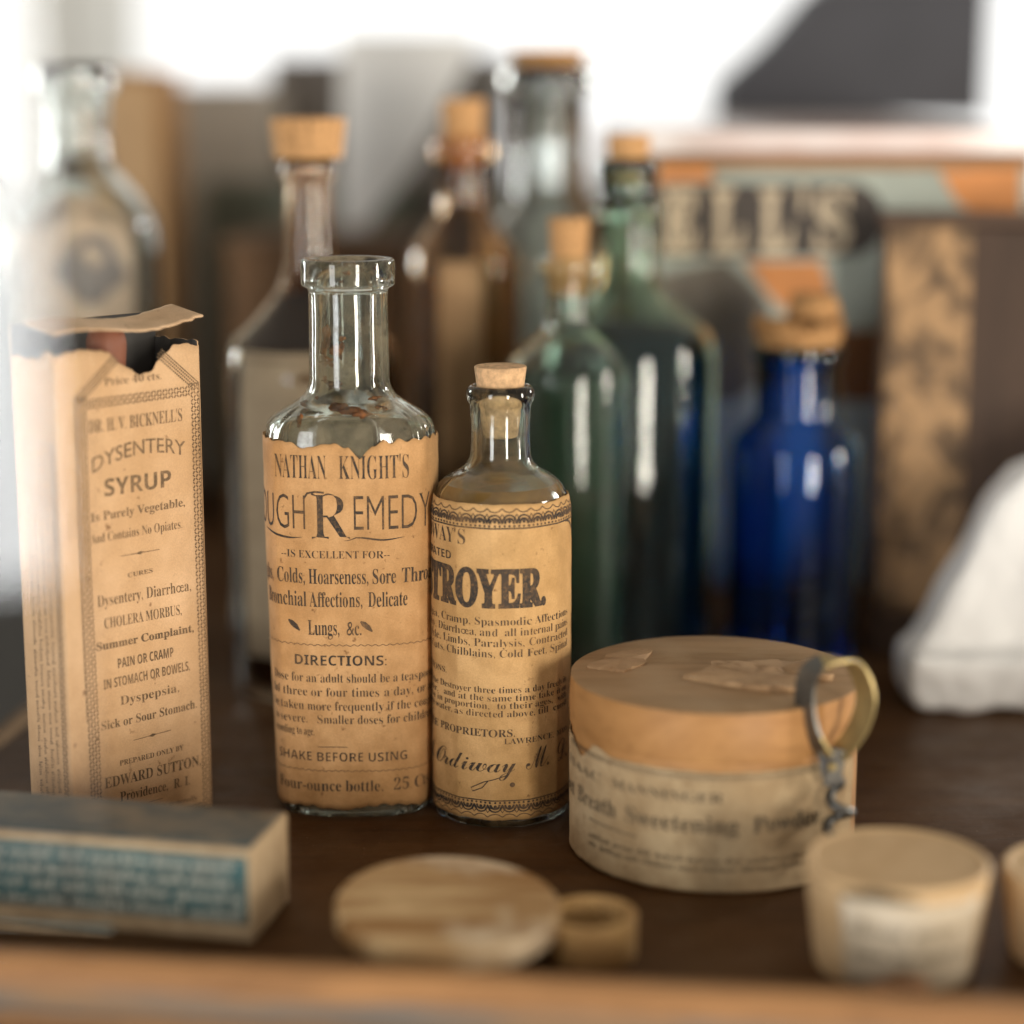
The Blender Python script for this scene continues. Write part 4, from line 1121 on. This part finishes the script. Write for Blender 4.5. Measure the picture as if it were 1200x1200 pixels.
def cuv(px, py): q = at(px, py, cf); return q.x - ch.location.x, q.z
bm = bmesh.new(); sheet(bm, fnC, -hw_ + .001, hw_ - .001, lambda u: .02, lambda u: hl - .006, 40, 8, thick=.0004)
p = Print()
def cpoly(pts, mi): p.poly([cuv(x, y) for x, y in pts], mi)
cpoly([(735, 196), (830, 194), (838, 212), (770, 214), (735, 230)], 3)
cpoly([(1100, 200), (1196, 196), (1196, 262), (1150, 256), (1120, 236)], 3)
cpoly([(872, 306), (962, 306), (975, 345), (930, 372), (900, 345)], 3)
cpoly([(735, 330), (850, 305), (900, 352), (915, 430), (860, 470), (735, 470)], 4)
cpoly([(975, 388), (1040, 385), (1040, 470), (985, 470)], 5)
p.weld(bm, fnC, None, .0001)
p = Print()
r_ = 40; ban = [(735, 216), (995, 214)] + [(996 + 40 * math.sin(i * math.pi / 12), 257 - 43 * math.cos(i * math.pi / 12)) for i in range(1, 12)] + [(995, 300), (735, 302)]
cpoly(ban, 2); p.weld(bm, fnC, None, .0003)
p = Print()
for s, x0, x1 in (("E", 776, 818), ("L", 834, 874), ("L", 890, 930), ("'", 936, 945), ("S", 955, 997)):
    u0, v0 = cuv(x0, 293); u1, v1_ = cuv(x1, 224)
    p.text(s, u0, u1, v0, v1_ - v0, 'serif', off=.035 if s != 'S' else .012)
p.weld(bm, fnC, None, .0005)
obj('printed_front', bm, [paper('grey_green_print', (.50, .54, .47), (.41, .44, .38), amt=.3, sc=.5), plain('cream_letter', (.72, .58, .40), .7), plain('dark_banner', (.07, .055, .045), .7), plain('orange_fruit_print', (.68, .27, .08), .7), plain('brown_print', (.20, .17, .135), .7), plain('rust_print', (.26, .10, .03), .7)], ch)
# slate slab on the chest lid
s0, s1 = at(862, 150, 1.18), at(1153, 150, 1.18)
sl = thing('slate_box', ((s0.x + s1.x) / 2, 1.18, hz), 'dark slate coloured box lying on top of the lettered chest', 'box')
sw = (s1.x - s0.x) / 2; sz = zof(-18, 1.18) - hz
M_slate = plain('slate_cloth', (.052, .053, .064), .7, nsc=30)
bm = bmesh.new()
P = [(-sw - .006, 0.0003), (sw, .0003), (sw, sz), (-sw + .045, sz), (-sw + .022, sz * .62), (-sw - .006, sz * .28)]
f = [bm.verts.new((x, 0, z)) for x, z in P]; g = [bm.verts.new((x, .08, z)) for x, z in P]
bm.faces.new(f); bm.faces.new(g[::-1])
for i in range(len(P)): bm.faces.new((f[i], f[(i + 1) % len(P)], g[(i + 1) % len(P)], g[i]))
bmesh.ops.recalc_face_normals(bm, faces=bm.faces)
obj('body', bm, M_slate, sl, smooth=False)
bm = bmesh.new(); box(bm, -sw + .05, sw + .002, -.002, .082, sz + .0004, sz + .006, bev=.001); obj('lid', bm, plain('slate_lid', (.11, .10, .105), .6), sl, smooth=False)

# tall dark box with peeling label at the right
bY = .80
a, b = at(1036, 252, bY), at(1300, 252, bY)
db = thing('dark_packet', ((a.x + b.x) / 2, bY, 0), 'tall dark brown box with a peeling scorched label at the right', 'box', R(-10))
hw2, hz2 = (b.x - a.x) / 2, a.z
bm = bmesh.new(); box(bm, -hw2, hw2, 0, .03, 0, hz2 - .0045, bev=.002)
obj('body', bm, wood('dark_brown_board', (.085, .050, .032), (.052, .031, .020), scale=(40, 40, 8), rough=.6), db, smooth=False)
bm = bmesh.new(); box(bm, -hw2 - .001, hw2 + .001, -.001, .031, hz2 - .0042, hz2, bev=.001)
obj('lid', bm, wood('dark_brown_lid', (.12, .07, .045), (.08, .05, .035), scale=(8, 60, 60), rough=.6), db, smooth=False)
def duv(px, py): q = at(px, py, bY); return q.x - db.location.x, q.z
fnD = lambda u, v: (Vector((u, -.0005, v)), Vector((0, -1, 0)))
def peel():
    t = NT('scorched_peeling_label'); v = t.mapping((60, 60, 45))
    n = t.noise(1, 5, .6, v, 1.2)
    col = t.mix(t.ramp(n, [(.40, 0.0), (.58, 1.0)]), (.10, .062, .034), (.45, .27, .13))
    b = t.bsdf(col, .75); t.bump(b, n, .5, .002); return t.done(b)
bm = bmesh.new(); u0, u1 = duv(1042, 300)[0], duv(1140, 300)[0]
sheet(bm, fnD, u0, u1, ragged(duv(1042, 720)[1], .004, 2, .4), lambda u: duv(1042, 262)[1], 40, 30, thick=.0004)
o = obj('peeling_label', bm, peel(), db)

# bright white heap added to stand in for glare at the right edge
wb = G(1150, 834)
def wpt(px, py): q = at(px, py, wb.y); return q.x - wb.x, q.z
M_white = plain('bright_glare_white', (.90, .89, .87), .8, vary=.05, bump=.3)
bm = bmesh.new()
for pts, y0, dep, lean in (([(1066, 774), (1096, 735), (1136, 668), (1176, 602), (1211, 568), (1330, 505), (1330, 790), (1066, 790)], -.002, .024, .22),
                           ([(1062, 764), (1330, 764), (1330, 834), (1078, 834), (1061, 812)], -.004, .034, -.25)):
    P = [wpt(*q) for q in pts]
    f = [bm.verts.new((x, y0 + lean * z, max(z, .0004))) for x, z in P]; g = [bm.verts.new((v.co.x, v.co.y + dep, v.co.z)) for v in f]
    fs = [bm.faces.new(f), bm.faces.new(g[::-1])]; n = len(P)
    for i in range(n): fs.append(bm.faces.new((f[i], f[(i + 1) % n], g[(i + 1) % n], g[i])))
    bmesh.ops.recalc_face_normals(bm, faces=fs)
cl = obj('glare_heap', bm, M_white); cl.location = (wb.x, wb.y, 0)
tag(cl, 'blurred bright white heap standing in for glare at the right edge', 'glare shape')
md = cl.modifiers.new('remesh', 'REMESH'); md.mode = 'VOXEL'; md.voxel_size = .0018; md.use_smooth_shade = True
md = cl.modifiers.new('smooth', 'SMOOTH'); md.factor = .5; md.iterations = 24
tx = bpy.data.textures.new('heap_folds', 'CLOUDS'); tx.noise_scale = .02
md = cl.modifiers.new('folds', 'DISPLACE'); md.texture = tx; md.strength = .004; md.mid_level = .5; md.texture_coords = 'LOCAL'
